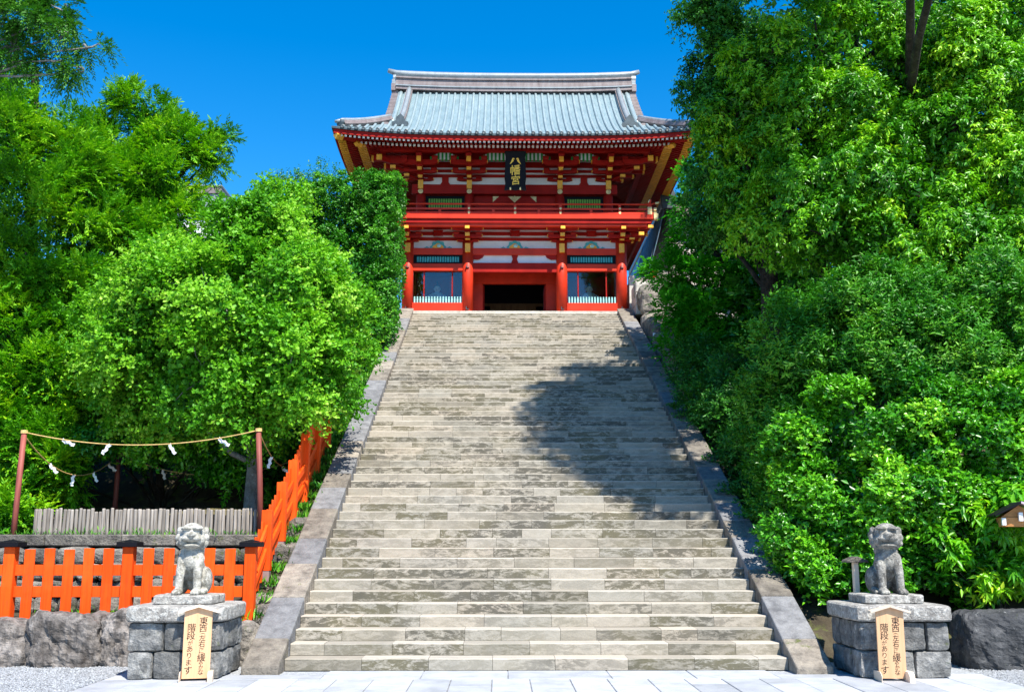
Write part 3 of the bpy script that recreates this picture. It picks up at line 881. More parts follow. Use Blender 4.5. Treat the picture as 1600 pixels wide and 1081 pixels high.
def rope(label, a, b, sag):
    pts = [a.lerp(b, i / 24) - Vector((0, 0, sag * 4 * (i / 24) * (1 - i / 24))) for i in range(25)]
    o = MB().tube(pts, 0.0105, 6).build('straw_rope', M['rope'], smooth=True)
    tag(o, label, 'rope', 'ropes of the roped enclosure')
    return pts
rp = {'front': rope('long straw rope sagging between the two front poles', poles['fl'], poles['fr'], 0.26),
      'left': rope('short straw rope sagging from the left pole to the back pole', poles['fl'] - Vector((0, 0, 0.05)), poles['bl'], 0.62),
      'back': rope('straw rope in shade running behind the palisade', poles['bl'], poles['br'], 0.45),
      'right': rope('straw rope dropping from the stair end pole into the leaves', poles['fr'], poles['br'], 0.42)}
def shide(label, p, tilt, yaw, s=0.23):
    b = MB()
    x = 0; z = 0
    for k in range(4):                                       # folded zigzag strips
        w, h = 0.075 * s / 0.3, 0.085 * s / 0.3
        dx = (0.028 if k % 2 else -0.028) * s / 0.3
        yy = 0.012 * (k % 2)
        b.prism([(x - w / 2, z), (x + w / 2, z), (x + w / 2 + dx, z - h), (x - w / 2 + dx, z - h)], yy, yy + 0.003)
        x += dx * 1.5; z -= h * 0.86
    o = b.build('paper_streamer', M['paper'])
    o.location = p; o.rotation_euler = (0.2 * math.sin(yaw * 3), tilt, yaw)
    return tag(o, label, 'paper streamer', 'white paper streamers on the ropes')
shide('white paper streamer blown sideways, nearest the left pole on the front rope', rp['front'][4], -1.2, 0.2)
shide('white paper streamer left of centre on the front rope', rp['front'][9], 0.6, 0.3)
shide('white paper streamer right of centre on the front rope', rp['front'][15], -0.7, -0.2)
shide('white paper streamer nearest the stair end pole on the front rope', rp['front'][20], -1.1, 0.4, 0.24)
shide('white paper streamer nearest the left pole on the short side rope', rp['left'][6], -0.75, 0.3)
shide('white paper streamer hanging straight down from the short side rope', rp['left'][12], 0.1, 0.2)
shide('white paper streamer right of the straight one on the short side rope', rp['left'][17], -0.6, -0.2)
shide('white paper streamer nearest the back pole on the short side rope', rp['left'][21], -0.9, 0.2)
shide('bluish shaded paper streamer on the back rope over the lion', rp['back'][6], -0.3, 0.3)
shide('bluish shaded paper streamer on the back rope near the tree trunk', rp['back'][19], 0.0, 0.3)
shide('paper streamer just right of the stair end pole', rp['right'][7], 0.2, 0.2)
shide('paper streamer lower on the rope among the leaves', rp['right'][13], -0.8, 0.2)

# roofed wooden box on a post at the right edge
lp = at(1602, 810, 15.6)
lb = thing('roofed_notice_box', 'small wooden gabled box with pinkish metal roof at the right edge', 'notice box', (lp.x, 15.6, 0), math.radians(-14))
zb = lp.z
MB().box(0.12, 0.24, 0.02, 0.14, 0, zb - 0.10).build('post', M['lantern_wood'], lb, bevel=0.006)
MB().box(-0.36, 0.6, -0.12, 0.26, zb - 0.12, zb + 0.02).build('body', M['lantern_wood'], lb, bevel=0.006)
MB().prism([(-0.36, zb + 0.02), (0.16, zb + 0.02), (-0.10, zb + 0.20)], -0.10, 0.24).build('gable', M['lantern_wood'], lb)
for px_ in (-0.34, -0.10, 0.14):
    MB().box(px_ - 0.028, px_ + 0.028, -0.20, -0.125, zb - 0.10 + (0.06 if px_ == -0.10 else 0), zb + 0.01 + (0.08 if px_ == -0.10 else 0)).build('beam_end', M['white_paint'], lb, bevel=0.003)
MB().add([(-0.47, -0.28, zb + 0.055), (-0.10, -0.28, zb + 0.25), (-0.10, 0.36, zb + 0.25), (-0.47, 0.36, zb + 0.055), (-0.47, -0.28, zb + 0.03), (-0.10, -0.28, zb + 0.215), (-0.10, 0.36, zb + 0.215), (-0.47, 0.36, zb + 0.03)],
         [(0, 3, 2, 1), (4, 5, 6, 7), (0, 1, 5, 4), (1, 2, 6, 5), (2, 3, 7, 6), (3, 0, 4, 7)]).build('roof', M['black'], lb)
MB().add([(-0.10, -0.28, zb + 0.252), (0.62, -0.34, zb + 0.03), (0.62, 0.36, zb + 0.03), (-0.10, 0.36, zb + 0.252), (-0.10, -0.28, zb + 0.22), (0.62, -0.34, zb + 0.0), (0.62, 0.36, zb + 0.0), (-0.10, 0.36, zb + 0.22)],
         [(0, 1, 2, 3), (7, 6, 5, 4), (0, 4, 5, 1), (1, 5, 6, 2), (2, 6, 7, 3), (3, 7, 4, 0)]).build('roof', M['copper'], lb)
# ------------------------------------------------------------------ the two-storey gate
GX, GY, GZ = 0.555, 38.4, 10.3
def gz(py, yl=0.0): return CAM.z + (GY + yl) * math.tan(TH + math.atan((540.5 - py) / F)) - GZ
G = thing('shrine_gate', 'two storey vermilion shrine gate with blue grey tiled roof at the top of the stairs', 'gate', (GX, GY, GZ))
def P(name, mat, mb, par=None, bevel=0.0, smooth=False, kind=None):
    return mb.build(name, M[mat], par or G, bevel=bevel, smooth=smooth, kind=kind)
COLX = (-4.13, -1.82, 1.82, 4.13); BAYS = ((-4.13, -1.82), (-1.82, 1.82), (1.82, 4.13))
DEP = 4.6; CR = 0.215
P('stone_base', 'granite', MB().box(-4.9, 4.9, -0.7, DEP + 0.6, -0.3, -0.003))
ztopc = gz(376)
for yy in (0, DEP / 2, DEP):
    for x in COLX:
        c = P('column', 'red', MB().lathe([(CR, 0.0), (CR, ztopc)], 28, (x, yy, 0)), smooth=True)
        if yy == 0:
            P('foot_band', 'red', MB().lathe([(CR + 0.02, 0.0), (CR + 0.02, 0.10), (CR + 0.004, 0.13)], 28, (x, yy, 0)), c)
            for zz in (gz(486), gz(421)):
                P('hook', 'tile_dark', MB().box(x - 0.05, x - 0.02, -0.30, -0.21, zz, zz + 0.11).box(x - 0.05, x + 0.06, -0.26, -0.21, zz, zz + 0.03), c)
def bays(name, mat, z0, z1, y0, y1, which=(0, 1, 2), inset=CR - 0.03, bevel=0.01):
    for i in which:
        a, b = BAYS[i]
        P(name, mat, MB().box(a + inset, b - inset, y0, y1, z0, z1), bevel=bevel)
# lower storey, front
bays('head_beam', 'red', gz(399), gz(389), -0.10, 0.10)
bays('window_lintel', 'red', gz(424), gz(413), -0.09, 0.09, (0, 2))
bays('sill', 'red', 0.0, gz(474), -0.11, 0.11, (0, 2))
for i in (0, 2):
    a, b = BAYS[i]; a += CR; b -= CR
    P('louver_backing', 'black', MB().box(a, b, 0.03, 0.07, gz(413) + 0.002, gz(399) - 0.002))
    f = P('louver_frame', 'black', MB().box(a, b, -0.06, 0.028, gz(413) + 0.002, gz(410.5)).box(a, b, -0.06, 0.028, gz(402), gz(399) - 0.002).box(a, a + 0.12, -0.06, 0.028, gz(410.5), gz(402)).box(b - 0.12, b, -0.06, 0.028, gz(410.5), gz(402)))
    s = MB()
    for k in range(17):
        xx = a + 0.16 + (b - a - 0.32) * k / 16
        s.prism([(xx - 0.036, -0.03), (xx, -0.055), (xx + 0.036, -0.03), (xx, 0.0)], gz(410.5), gz(402), 'z')
    P('louver_slats', 'teal', s, kind='stuff')
    s = MB()
    for k in range(17):
        xx = a + 0.06 + (b - a - 0.12) * k / 16
        s.lathe([(0.034, gz(474)), (0.036, gz(467)), (0.022, gz(466.5)), (0.036, gz(465.5)), (0.03, gz(464.5)), (0.012, gz(464))], 8, (xx, -0.02, 0))
    P('balusters', 'teal_pale', s, kind='stuff', smooth=False)
    P('window_pane', 'glass', MB().box(a, b, 0.055, 0.063, gz(474), gz(424)))
    for t in (0.22, 0.80):
        P('mullion', 'red_shade', MB().box(a + (b - a) * t - 0.022, a + (b - a) * t + 0.022, 0.02, 0.05, gz(474), gz(424)))
    P('niche_back', 'red_shade', MB().box(a, b, 1.9, 1.95, 0, gz(389)))
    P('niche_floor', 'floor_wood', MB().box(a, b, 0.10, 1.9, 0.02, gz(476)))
    P('niche_ceiling', 'red_shade', MB().box(a, b, 0.10, 1.9, gz(413), gz(411)))
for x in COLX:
    P('side_wall', 'red_shade', MB().box(x - 0.06, x + 0.06, CR - 0.03, DEP / 2 - CR + 0.03, 0.0, gz(389)))
    P('side_wall', 'red_shade', MB().box(x - 0.06, x + 0.06, DEP / 2 + CR - 0.03, DEP - CR + 0.03, 0.0, gz(389)))
# passage: transom, lintel, jambs, far end
xi = 1.82 - CR
P('transom_panel', 'white', MB().box(-xi, xi, 0.02, 0.05, gz(411.5), gz(399)))
P('transom_beam', 'red_shade', MB().box(-xi - 0.03, xi + 0.03, -0.07, 0.09, gz(426), gz(411.5)), bevel=0.01)
for x in (-0.05, 0.05):
    pass
P('transom_strut', 'red_shade', MB().prism([(-0.14, gz(411.5)), (0.14, gz(411.5)), (0.08, gz(405)), (0.13, gz(399)), (-0.13, gz(399)), (-0.08, gz(405))], -0.04, 0.018))
for s in (-1, 1):
    P('transom_bracket', 'red_shade', MB().prism([(s * xi, gz(399)), (s * (xi - 0.42), gz(399)), (s * (xi - 0.36), gz(403)), (s * (xi - 0.20), gz(406)), (s * xi, gz(406))][::(1 if s < 0 else -1)], -0.05, 0.017))
yj = 1.3
P('door_lintel', 'red', MB().box(-xi - 0.1, xi + 0.1, yj - 0.09, yj + 0.09, gz(444, yj), gz(425, yj)), bevel=0.01)
P('lintel_wall', 'red_shade', MB().box(-xi - 0.1, xi + 0.1, yj - 0.02, yj + 0.06, gz(425, yj) + 0.002, gz(389)))
for s in (-1, 1):
    P('door_jamb', 'red', MB().box(*sorted((s * 1.25, s * (xi + 0.12))), yj - 0.08, yj + 0.10, 0.0, gz(444, yj) - 0.002), bevel=0.01)
    P('door_leaf', 'red_shade', MB().box(*sorted((s * 1.20, s * 1.26)), yj + 0.14, yj + 1.25, 0.05, gz(445, yj)), bevel=0.01)
P('passage_floor', 'floor_wood', MB().box(-1.6, 1.6, -0.2, DEP, -0.002, 0.04))
P('passage_ceiling', 'red_shade', MB().box(-1.6, 1.6, 0.1, DEP, gz(389), gz(386)))
P('passage_steps', 'floor_wood', MB().box(-1.0, 1.0, DEP + 0.6, DEP + 0.7, -0.1, gz(476, DEP + 0.6)).box(-1.6, 1.6, DEP + 0.9, DEP + 1.0, gz(476, DEP + .6), gz(474, DEP + .9)))
P('passage_dark_sheet', 'black', MB().box(-1.75, 1.75, DEP + 1.4, DEP + 1.5, -0.1, 3.4))  # added black sheet standing in for the darkness beyond the passage

# frieze between the storeys
bays('plaster_panel', 'white', gz(389), gz(345), 0.02, 0.06, inset=0.0, bevel=0)
for (u, v) in ((376.5, 371.5), (368.3, 362.8), (359.3, 345)):
    P('frieze_beam', 'red_shade', MB().box(-4.5, 4.5, -0.02, 0.018, gz(u), gz(v)), bevel=0.008)
def cloud(par, cx, z0, h, w, y):
    """carved frog-leg strut: teal scrolls round a gilt centre"""
    o = P('carved_strut', 'teal', MB().prism([(cx + w * math.cos(t) * (1 + 0.08 * math.sin(9 * t)), z0 + h * math.sin(t) * (1 + 0.06 * math.sin(9 * t))) for t in [math.pi * k / 24 for k in range(25)]], y - 0.05, y))
    P('gilt_carving', 'gold', MB().prism([(cx + w * 0.62 * math.cos(t) * (1 + 0.2 * math.sin(5 * t)), z0 + 0.012 + h * 0.62 * math.sin(t)) for t in [math.pi * k / 16 for k in range(17)]], y - 0.075, y - 0.051), o)
    P('pale_carving', 'teal_pale', MB().ell((cx + 0.03, y - 0.08, z0 + h * 0.35), (w * 0.28, 0.02, h * 0.22), 10, 6), o)
    for s in (-1, 1):
        P('leaf_scroll', 'teal', MB().prism([(cx + s * (w * 1.0), z0), (cx + s * w * 1.9, z0), (cx + s * w * 1.75, z0 + h * 0.16), (cx + s * w * 1.45, z0 + h * 0.30), (cx + s * w * 1.2, z0 + h * 0.14)][::(1 if s > 0 else -1)], y - 0.04, y - 0.002), o)
zf = gz(388.8, -0.05)
for (a, b) in BAYS: cloud(G, (a + b) / 2, zf, gz(377) - zf, 0.30, 0.018)
for (a, b) in BAYS:                       # short struts with rounded shoulders in the narrow beams
    c = (a + b) / 2
    P('strut_block', 'red_shade', MB().prism([(c - 0.20, gz(361.5)), (c - 0.13, gz(369)), (c - 0.2, gz(370.5)), (c + 0.2, gz(370.5)), (c + 0.13, gz(369)), (c + 0.20, gz(361.5))][::-1], -0.14, -0.092))

def arm(mb, x, y, z, half, h, d=0.07):
    """lateral bracket arm with rounded underside ends"""
    pr = [(x - half, z + h), (x - half, z + h * 0.45), (x - half + 0.10, z + h * 0.12), (x - half + 0.22, z), (x + half - 0.22, z), (x + half - 0.10, z + h * 0.12), (x + half, z + h * 0.45), (x + half, z + h)]
    mb.prism(pr, y - d, y + d)
def block(mb, x, y, z, w=0.13, h=0.13):
    mb.add([(x - w * .7, y - w * .7, z), (x + w * .7, y - w * .7, z), (x + w * .7, y + w * .7, z), (x - w * .7, y + w * .7, z), (x - w, y - w, z + h * .45), (x + w, y - w, z + h * .45), (x + w, y + w, z + h * .45), (x - w, y + w, z + h * .45),
            (x - w, y - w, z + h), (x + w, y - w, z + h), (x + w, y + w, z + h), (x - w, y + w, z + h)],
           [(3, 2, 1, 0), (0, 1, 5, 4), (1, 2, 6, 5), (2, 3, 7, 6), (3, 0, 4, 7), (4, 5, 9, 8), (5, 6, 10, 9), (6, 7, 11, 10), (7, 4, 8, 11), (8, 9, 10, 11)])
def bracket(x, y0, zs_, outs, half0, corner=0):
    """zs_: heights of the tiers; outs: how far each tier reaches forward"""
    red = MB(); gold = MB()
    for k, (z, o) in enumerate(zip(zs_[:-1], outs)):
        h = (zs_[k + 1] - z)
        ah = h * 0.56
        yf = y0 - o
        red.box(x - 0.07, x + 0.07, yf + 0.02, y0, z + 0.001, z + ah)
        gold.box(x - 0.085, x + 0.085, yf - 0.05, yf + 0.018, z - 0.01, z + ah)
        ya = y0 - (outs[k - 1] if k else 0.0) - 0.02
        hf = half0 * (0.8 if k == 0 else 1.0 + 0.08 * k)
        arm(red, x, ya, z, hf, ah)
        for t in (-1, 0, 1): block(red, x + t * (hf - 0.13), ya, z + ah + 0.001, 0.115, h - ah - 0.002)
        for t in (-1, 1): gold.box(x + t * hf - 0.012, x + t * hf + 0.012, ya - 0.075, ya + 0.075, z + ah * 0.42, z + ah * 1.005)
        block(red, x, yf + 0.06, z + ah + 0.001, 0.115, h - ah - 0.002)
        if corner:
            q = o * corner
            red.add([(x - 0.05, y0, z), (x + 0.05, y0, z), (x + q * 1.15 + 0.05, yf * 1.0 - 0.10, z), (x + q * 1.15 - 0.05, yf - 0.10, z),
                     (x - 0.05, y0, z + ah * 0.9), (x + 0.05, y0, z + ah * 0.9), (x + q * 1.15 + 0.05, yf - 0.10, z + ah * 0.9), (x + q * 1.15 - 0.05, yf - 0.10, z + ah * 0.9)],
                    [(3, 2, 1, 0), (4, 5, 6, 7), (0, 1, 5, 4), (1, 2, 6, 5), (2, 3, 7, 6), (3, 0, 4, 7)])
            gold.box(x + q * 1.15 - 0.10, x + q * 1.15 + 0.10, yf - 0.20, yf - 0.102, z - 0.01, z + ah)
            red.box(*sorted((x, x + corner * (o + 0.08))), y0 - 0.07, y0 + 0.07, z, z + ah)       # arm reaching out sideways
            gold.box(x + corner * (o + 0.12) - 0.04, x + corner * (o + 0.12) + 0.035, y0 - 0.09, y0 + 0.09, z - 0.01, z + ah)
            if k: arm(red, x + corner * (outs[k - 1] + 0.02), yf + 0.3, z + 0.002, 0.42, ah * 0.98)
    o = P('bracket_set', 'red_shade', red)
    for i in range(len(gold.v) // 8):
        P('gold_end', 'gold', MB().add(gold.v[8 * i:8 * i + 8], gold.f[:6]), o)
    return o
LZ = [gz(379.5), gz(373, -0.3), gz(361.5, -0.6), gz(351.0, -0.9)]
for x in COLX:
    cr = -1 if x < -4 else (1 if x > 4 else 0)
    o = bracket(x, -0.10, LZ, (0.32, 0.60, 0.88), 0.52, cr)
    P('gold_nose', 'gold', MB().box(x - 0.10, x + 0.10, -0.30, -0.205, gz(397), gz(383.5)), o)
# balcony
BY = -1.13; BX = 5.27
zb0, zb1 = gz(341.5, BY), gz(334.5, BY)
P('balcony_beam', 'red', MB().box(-BX + 0.25, BX - 0.25, BY + 0.12, BY + 0.34, gz(354, -0.95), zb0 - 0.03), bevel=0.01)
P('balcony_joists', 'red_shade', MB().box(-BX + 0.1, BX - 0.1, BY + 0.06, BY + 0.118, gz(349, -1.0), zb0 - 0.002), bevel=0.0)
P('balcony_floor', 'red', MB().box(-BX, BX, BY, 0.35, zb0, zb1).box(-BX, -4.2, 0.352, DEP + 1.1, zb0, zb1).box(4.2, BX, 0.352, DEP + 1.1, zb0, zb1), bevel=0.012)
for s in (-1, 1):
    P('side_balcony_beam', 'red_shade', MB().box(*sorted((s * (BX - 0.30), s * (BX - 0.12))), BY + 0.36, DEP + 0.9, gz(354, -0.95), zb0 - 0.03))
    P('edge_cap', 'gilt', MB().box(*sorted((s * BX, s * (BX + 0.16))), BY - 0.05, BY + 0.16, zb0 - 0.02, zb1 + 0.02))
ry = BY + 0.10
zt, zm, zbm = gz(319, ry), gz(326.5, ry), gz(333, ry)
RX = BX - 0.14
P('top_rail', 'red', MB().tube([(-RX - 0.30, ry, zt + 0.06), (-RX, ry, zt), (RX, ry, zt), (RX + 0.30, ry, zt + 0.06)], 0.036, 10), smooth=True)
P('middle_rail', 'red', MB().box(-RX - 0.2, RX + 0.2, ry - 0.03, ry + 0.03, zm - 0.04, zm + 0.03))
P('bottom_rail', 'red', MB().box(-RX - 0.2, RX + 0.2, ry - 0.045, ry + 0.045, zbm - 0.045, zbm + 0.035))
for s in (-1, 1):
    P('side_rail', 'red', MB().tube([(s * RX, ry - 0.3, zt + 0.06), (s * RX, ry, zt + 0.004), (s * RX, DEP + 0.9, zt)], 0.034, 8).box(s * RX - 0.028, s * RX + 0.028, ry + 0.05, DEP + 0.9, zm - 0.036, zm + 0.026).box(s * RX - 0.04, s * RX + 0.04, ry + 0.06, DEP + 0.9, zbm - 0.04, zbm + 0.03))
    o = P('corner_post', 'red', MB().box(s * RX - 0.07, s * RX + 0.07, ry - 0.07, ry + 0.07, zb1, zt + 0.05))
    P('gilt_cap', 'gilt', MB().box(s * RX - 0.085, s * RX + 0.085, ry - 0.085, ry + 0.085, zb1 + 0.01, zb1 + 0.16), o)
    P('gilt_band', 'gilt', MB().box(s * RX - 0.08, s * RX + 0.08, ry - 0.08, ry + 0.08, zm - 0.06, zm + 0.07), o)
    P('finial', 'gilt', MB().lathe([(0.05, zt + 0.05), (0.06, zt + 0.10), (0.035, zt + 0.16), (0.01, zt + 0.2)], 10, (s * RX, ry, 0)), o)
    P('gilt_rail_end', 'gilt', MB().box(s * (RX + 0.21) - 0.055, s * (RX + 0.21) + 0.055, ry - 0.05, ry + 0.05, zm - 0.055, zm + 0.05))
    P('gilt_rail_tip', 'gilt', MB().tube([(s * (RX + 0.22), ry, zt + 0.045), (s * (RX + 0.36), ry, zt + 0.075)], 0.044, 8))
    P('gilt_rail_end', 'gilt', MB().box(s * (RX + 0.21) - 0.06, s * (RX + 0.21) + 0.06, ry - 0.06, ry + 0.06, zbm - 0.055, zbm + 0.045))
    for k in range(3):
        P('rail_post', 'red', MB().box(s * RX - 0.045, s * RX + 0.045, 1.0 + k * 1.4 - 0.045, 1.0 + k * 1.4 + 0.045, zb1, zt - 0.03))
for px_ in (683, 728.8, 767, 801, 838, 872, 920, 965):
    xx = (px_ - 801) * 38.9 / 1600
    tall = px_ in (728.8, 801, 872, 965)
    o = P('rail_post', 'red', MB().box(xx - 0.05, xx + 0.05, ry - 0.05, ry + 0.05, zb1 + 0.001, (zt if tall else zm) - 0.03), bevel=0.006)
    if tall: P('gilt_stud', 'gilt', MB().lathe([(0.045, -0.07), (0.045, -0.055), (0.02, -0.05)], 10, (0, 0, 0), Matrix.Translation((xx, ry - 0.0, zm)) @ Matrix.Rotation(-math.pi / 2, 4, 'X')).lathe([(0.05, -0.07), (0.05, -0.055), (0.02, -0.05)], 10, (0, 0, 0), Matrix.Translation((xx, ry, zbm)) @ Matrix.Rotation(-math.pi / 2, 4, 'X')), o)

# upper storey
UY = 0.35; UX = (-3.70, -1.785, 1.785, 3.70); UB = ((-3.70, -1.785), (-1.785, 1.785), (1.785, 3.70)); UD = 4.25
zu0 = zb1; zuh = gz(291, UY)
P('upper_wall', 'red_shade', MB().box(-3.66, 3.66, UY + 0.06, UY + 0.12, zu0, zuh + 1.3).box(-3.66, -3.56, UY + 0.122, UD, zu0, zuh + 1.3).box(3.56, 3.66, UY + 0.122, UD, zu0, zuh + 1.3).box(-3.66, 3.66, UD + 0.002, UD + 0.1, zu0, zuh + 1.3))
for x in UX:
    P('upper_column', 'red_shade', MB().lathe([(0.19, zu0), (0.19, zuh)], 20, (x, UY, 0)), smooth=True)
P('tie_beam', 'red_shade', MB().box(-4.05, 4.05, UY - 0.22, UY - 0.02, gz(306, UY), gz(291.5, UY)), bevel=0.01)
for x in UX:
    o = P('boss', 'gilt', MB().lathe([(0.10, 0), (0.10, 0.03), (0.055, 0.04), (0.055, 0.02), (0.0, 0.02)], 14, (0, 0, 0), Matrix.Translation((x, UY - 0.225, gz(302.5, UY))) @ Matrix.Rotation(math.pi / 2, 4, 'X')))
for i in (0, 2):
    a, b = UB[i]
    P('upper_window', 'black', MB().box(a + 0.17, b - 0.17, UY + 0.02, UY + 0.058, gz(330, UY), gz(306.5, UY)))
    s = MB()
    for k in range(14):
        xx = a + 0.34 + (b - a - 0.68) * k / 13
        s.box(xx - 0.033, xx + 0.033, UY - 0.02, UY + 0.018, gz(328, UY), gz(311.5, UY))
    P('green_slats', 'green', s, kind='stuff')
    P('window_rail', 'black', MB().box(a + 0.2, b - 0.2, UY - 0.03, UY - 0.021, gz(319.5, UY), gz(318.5, UY)))
for s in (-1, 1):
    o = P('door_leaf', 'red_shade', MB().box(*sorted((s * 0.012, s * 0.86)), UY - 0.02, UY + 0.05, zu0, gz(307, UY)))
    z1 = gz(307.5, UY); z0_ = gz(316.5, UY)
    P('gilt_fitting', 'gilt', MB().prism([(s * 0.015, z1), (s * 0.26, z1), (s * 0.015, z0_)][::(1 if s < 0 else -1)], UY - 0.03, UY - 0.021).prism([(s * 0.86, z1), (s * 0.62, z1), (s * 0.86, z0_)][::(-1 if s < 0 else 1)], UY - 0.03, UY - 0.021), o)
P('door_batten', 'gilt', MB().box(-0.025, 0.025, UY - 0.05, UY - 0.031, gz(317, UY), gz(306.5, UY)))
# upper frieze
P('upper_plaster', 'white', MB().box(-3.7, 3.7, UY - 0.06, UY - 0.02, zuh, gz(250, UY)))
for (u, v) in ((279, 274.3), (271.2, 266.8), (263.6, 255), (253, 238)):
    P('upper_frieze_beam', 'red_shade', MB().box(-4.0, 4.0, UY - 0.10, UY - 0.062, gz(u, UY), gz(v, UY)), bevel=0.008)
for (a, b) in UB:
    c = (a + b) / 2
    P('frieze_strut', 'red_shade', MB().prism([(c - 0.20, zuh), (c + 0.20, zuh), (c + 0.13, gz(287, UY)), (c + 0.13, gz(279, UY)), (c - 0.13, gz(279, UY)), (c - 0.13, gz(287, UY))], UY - 0.15, UY - 0.062))
UZ = [gz(284, UY - .1), gz(273.0, UY - 0.45), gz(259.5, UY - 0.9), gz(240.0, UY - 1.35)]
for x in UX:
    cr = -1 if x < -3 else (1 if x > 3 else 0)
    o = bracket(x, UY - 0.10, UZ, (0.45, 0.88, 1.30), 0.62, cr)
    P('gold_nose', 'gold', MB().box(x - 0.10, x + 0.10, UY - 0.33, UY - 0.225, gz(299, UY), gz(286, UY)), o)
    if cr:
        for k in range(2):                         # long tail rafters sticking out past the corner
            zz = UZ[k + 1] + 0.20
            q = P('tail_rafter', 'red_shade', MB().box(*sorted((x, x + cr * (1.35 + 0.45 * k))), UY - 0.55 - 0.35 * k, UY - 0.38 - 0.35 * k, zz, zz + 0.2))
            P('gold_cap', 'gold', MB().box(*sorted((x + cr * (1.35 + 0.45 * k), x + cr * (1.43 + 0.45 * k))), UY - 0.56 - 0.35 * k, UY - 0.37 - 0.35 * k, zz - 0.01, zz + 0.21), q)
# striped cove panels under the eaves
yc_ = UY - 0.95
for (a, b) in UB:
    wide = b - a
    x0, x1 = a + 0.40, b - 0.40
    n = max(8, round((x1 - x0) / 0.075 / 2) * 2 + 1)
    gs, ws = MB(), MB()
    z0_, z1_ = gz(250, yc_), gz(238.5, yc_)
    for k in range(n):
        u0, u1 = x0 + (x1 - x0) * k / n, x0 + (x1 - x0) * (k + 1) / n
        e = min(k, n - 1 - k) / n * (x1 - x0)
        zt_ = z0_ + (z1_ - z0_) * min(1.0, 0.42 + 1.5 * e)
        (gs if k % 2 == 0 else ws).box(u0, u1, yc_ - (0.02 if k % 2 == 0 else 0.0), yc_ + 0.04, z0_ - (0.05 if k % 2 == 0 else 0), zt_)
    P('cove_ribs', 'green_deep', gs, kind='stuff'); P('cove_panel', 'white', ws, kind='stuff')
# eave purlin
pz0, pz1 = gz(238, UY - 1.35), gz(231, UY - 1.35)
EAX, EAY, CY = 6.78, 4.95, 2.3
P('eave_purlin', 'red_shade', MB().box(-5.2, 5.2, UY - 1.45, UY - 1.25, pz0, pz1).box(-5.2, -5.0, UY - 1.247, UD + 1.4, pz0, pz1).box(5.0, 5.2, UY - 1.247, UD + 1.4, pz0, pz1), bevel=0.01)

# rafters: two tiers with white ends in front and golden ends at the sides
def lift(t): return 0.27 * abs(t) ** 3.2
def eave_z(px_row, yl): return gz(px_row, yl)
fe = CY - EAY                                        # y of the front eave edge (-2.6)
zfly, zbase = gz(221.5, fe + 0.15), gz(229.3, fe + 0.82)
raf, wht, gld, raf2 = MB(), MB(), MB(), MB()
def rafter(mb, endmb, p0, p1, w, h, sleeve=0.0):
    """square bar from the eave end p0 up to p1 with its cap"""
    d = (Vector(p1) - Vector(p0)); L = d.length
    z = d.normalized(); xax = z.cross(Vector((0, 0, 1))).normalized(); yax = xax.cross(z)
    Mx = Matrix((xax, yax, z)).transposed().to_4x4(); Mx.translation = Vector(p0)
    mb.box(-w / 2, w / 2, -h / 2, h / 2, 0.0, L, Mx)
    endmb.box(-w / 2 - 0.004, w / 2 + 0.004, -h / 2 - 0.004, h / 2 + 0.004, -0.02, -0.001 + sleeve, Mx)
sp_ = 0.165
nF = int(2 * (EAX - 0.16) / sp_)
for k in range(nF + 1):
    x = -(EAX - 0.16) + k * 2 * (EAX - 0.16) / nF
    l = lift(x / EAX)
    din = min(EAX - abs(x), 2.9)                     # how far in before the hip line
    if din > 0.3:
        rafter(raf, wht, (x, fe + 0.15, zfly + l), (x, fe + min(din + 0.1, 1.3), zfly + l + 0.27 * (min(din + 0.1, 1.3) - 0.15)), 0.075, 0.085)
    if din > 0.95:
        l2 = lift(x / EAX) * 0.8
        rafter(raf, wht, (x, fe + 0.82, zbase + l2), (x, fe + din + 0.05, zbase + l2 * 0.4 + 0.30 * (din - 0.8)), 0.075, 0.085)
nS = int(2 * (EAY - 0.16) / sp_)
for s in (-1, 1):
    for k in range(nS + 1):
        t = -(EAY - 0.16) + k * 2 * (EAY - 0.16) / nS
        l = lift(t / EAY)
        din = min(EAY - abs(t), 2.9)
        if din > 0.3:
            rafter(raf2, gld, (s * (EAX - 0.15), CY + t, zfly + l), (s * (EAX - min(din + 0.1, 1.3)), CY + t, zfly + l + 0.27 * (min(din + 0.1, 1.3) - 0.15)), 0.075, 0.085, 0.26)
        if din > 0.95:
            rafter(raf2, gld, (s * (EAX - 0.82), CY + t, zbase + l * 0.8), (s * (EAX - din - 0.05), CY + t, zbase + l * 0.3 + 0.30 * (din - 0.8)), 0.075, 0.085, 0.30)
o = P('front_rafters', 'red_shade', raf, kind='stuff'); P('white_ends', 'white_paint', wht, o, kind='stuff')
o = P('side_rafters', 'red_shade', raf2, kind='stuff'); P('golden_ends', 'gold', gld, o, kind='stuff')
for sx in (-1, 1):
    for sy in (-1, 1):
        cx, cy = sx * EAX, CY + sy * EAY
        a = Vector((cx - sx * 0.12, cy - sy * 0.12, zfly + 0.22)); b = Vector((sx * 3.7, CY + sy * 1.95, zbase + 0.27 * 2.1))
        hr = P('hip_rafter', 'red_shade', MB().tube([a, a.lerp(b, 0.5) + Vector((0, 0, -0.02)), b], 0.12, 4))
        gold_ = MB().tube([a + (a - b).normalized() * 0.01, a + (b - a).normalized() * 0.30], 0.15, 4)
        P('gilt_cap', 'gold', gold_, hr)
        c = a.lerp(b, 0.22) + Vector((0, 0, -0.16))
        P('lower_cap', 'gold', MB().tube([c, c + (b - a).normalized() * 0.26], 0.12, 4), hr)
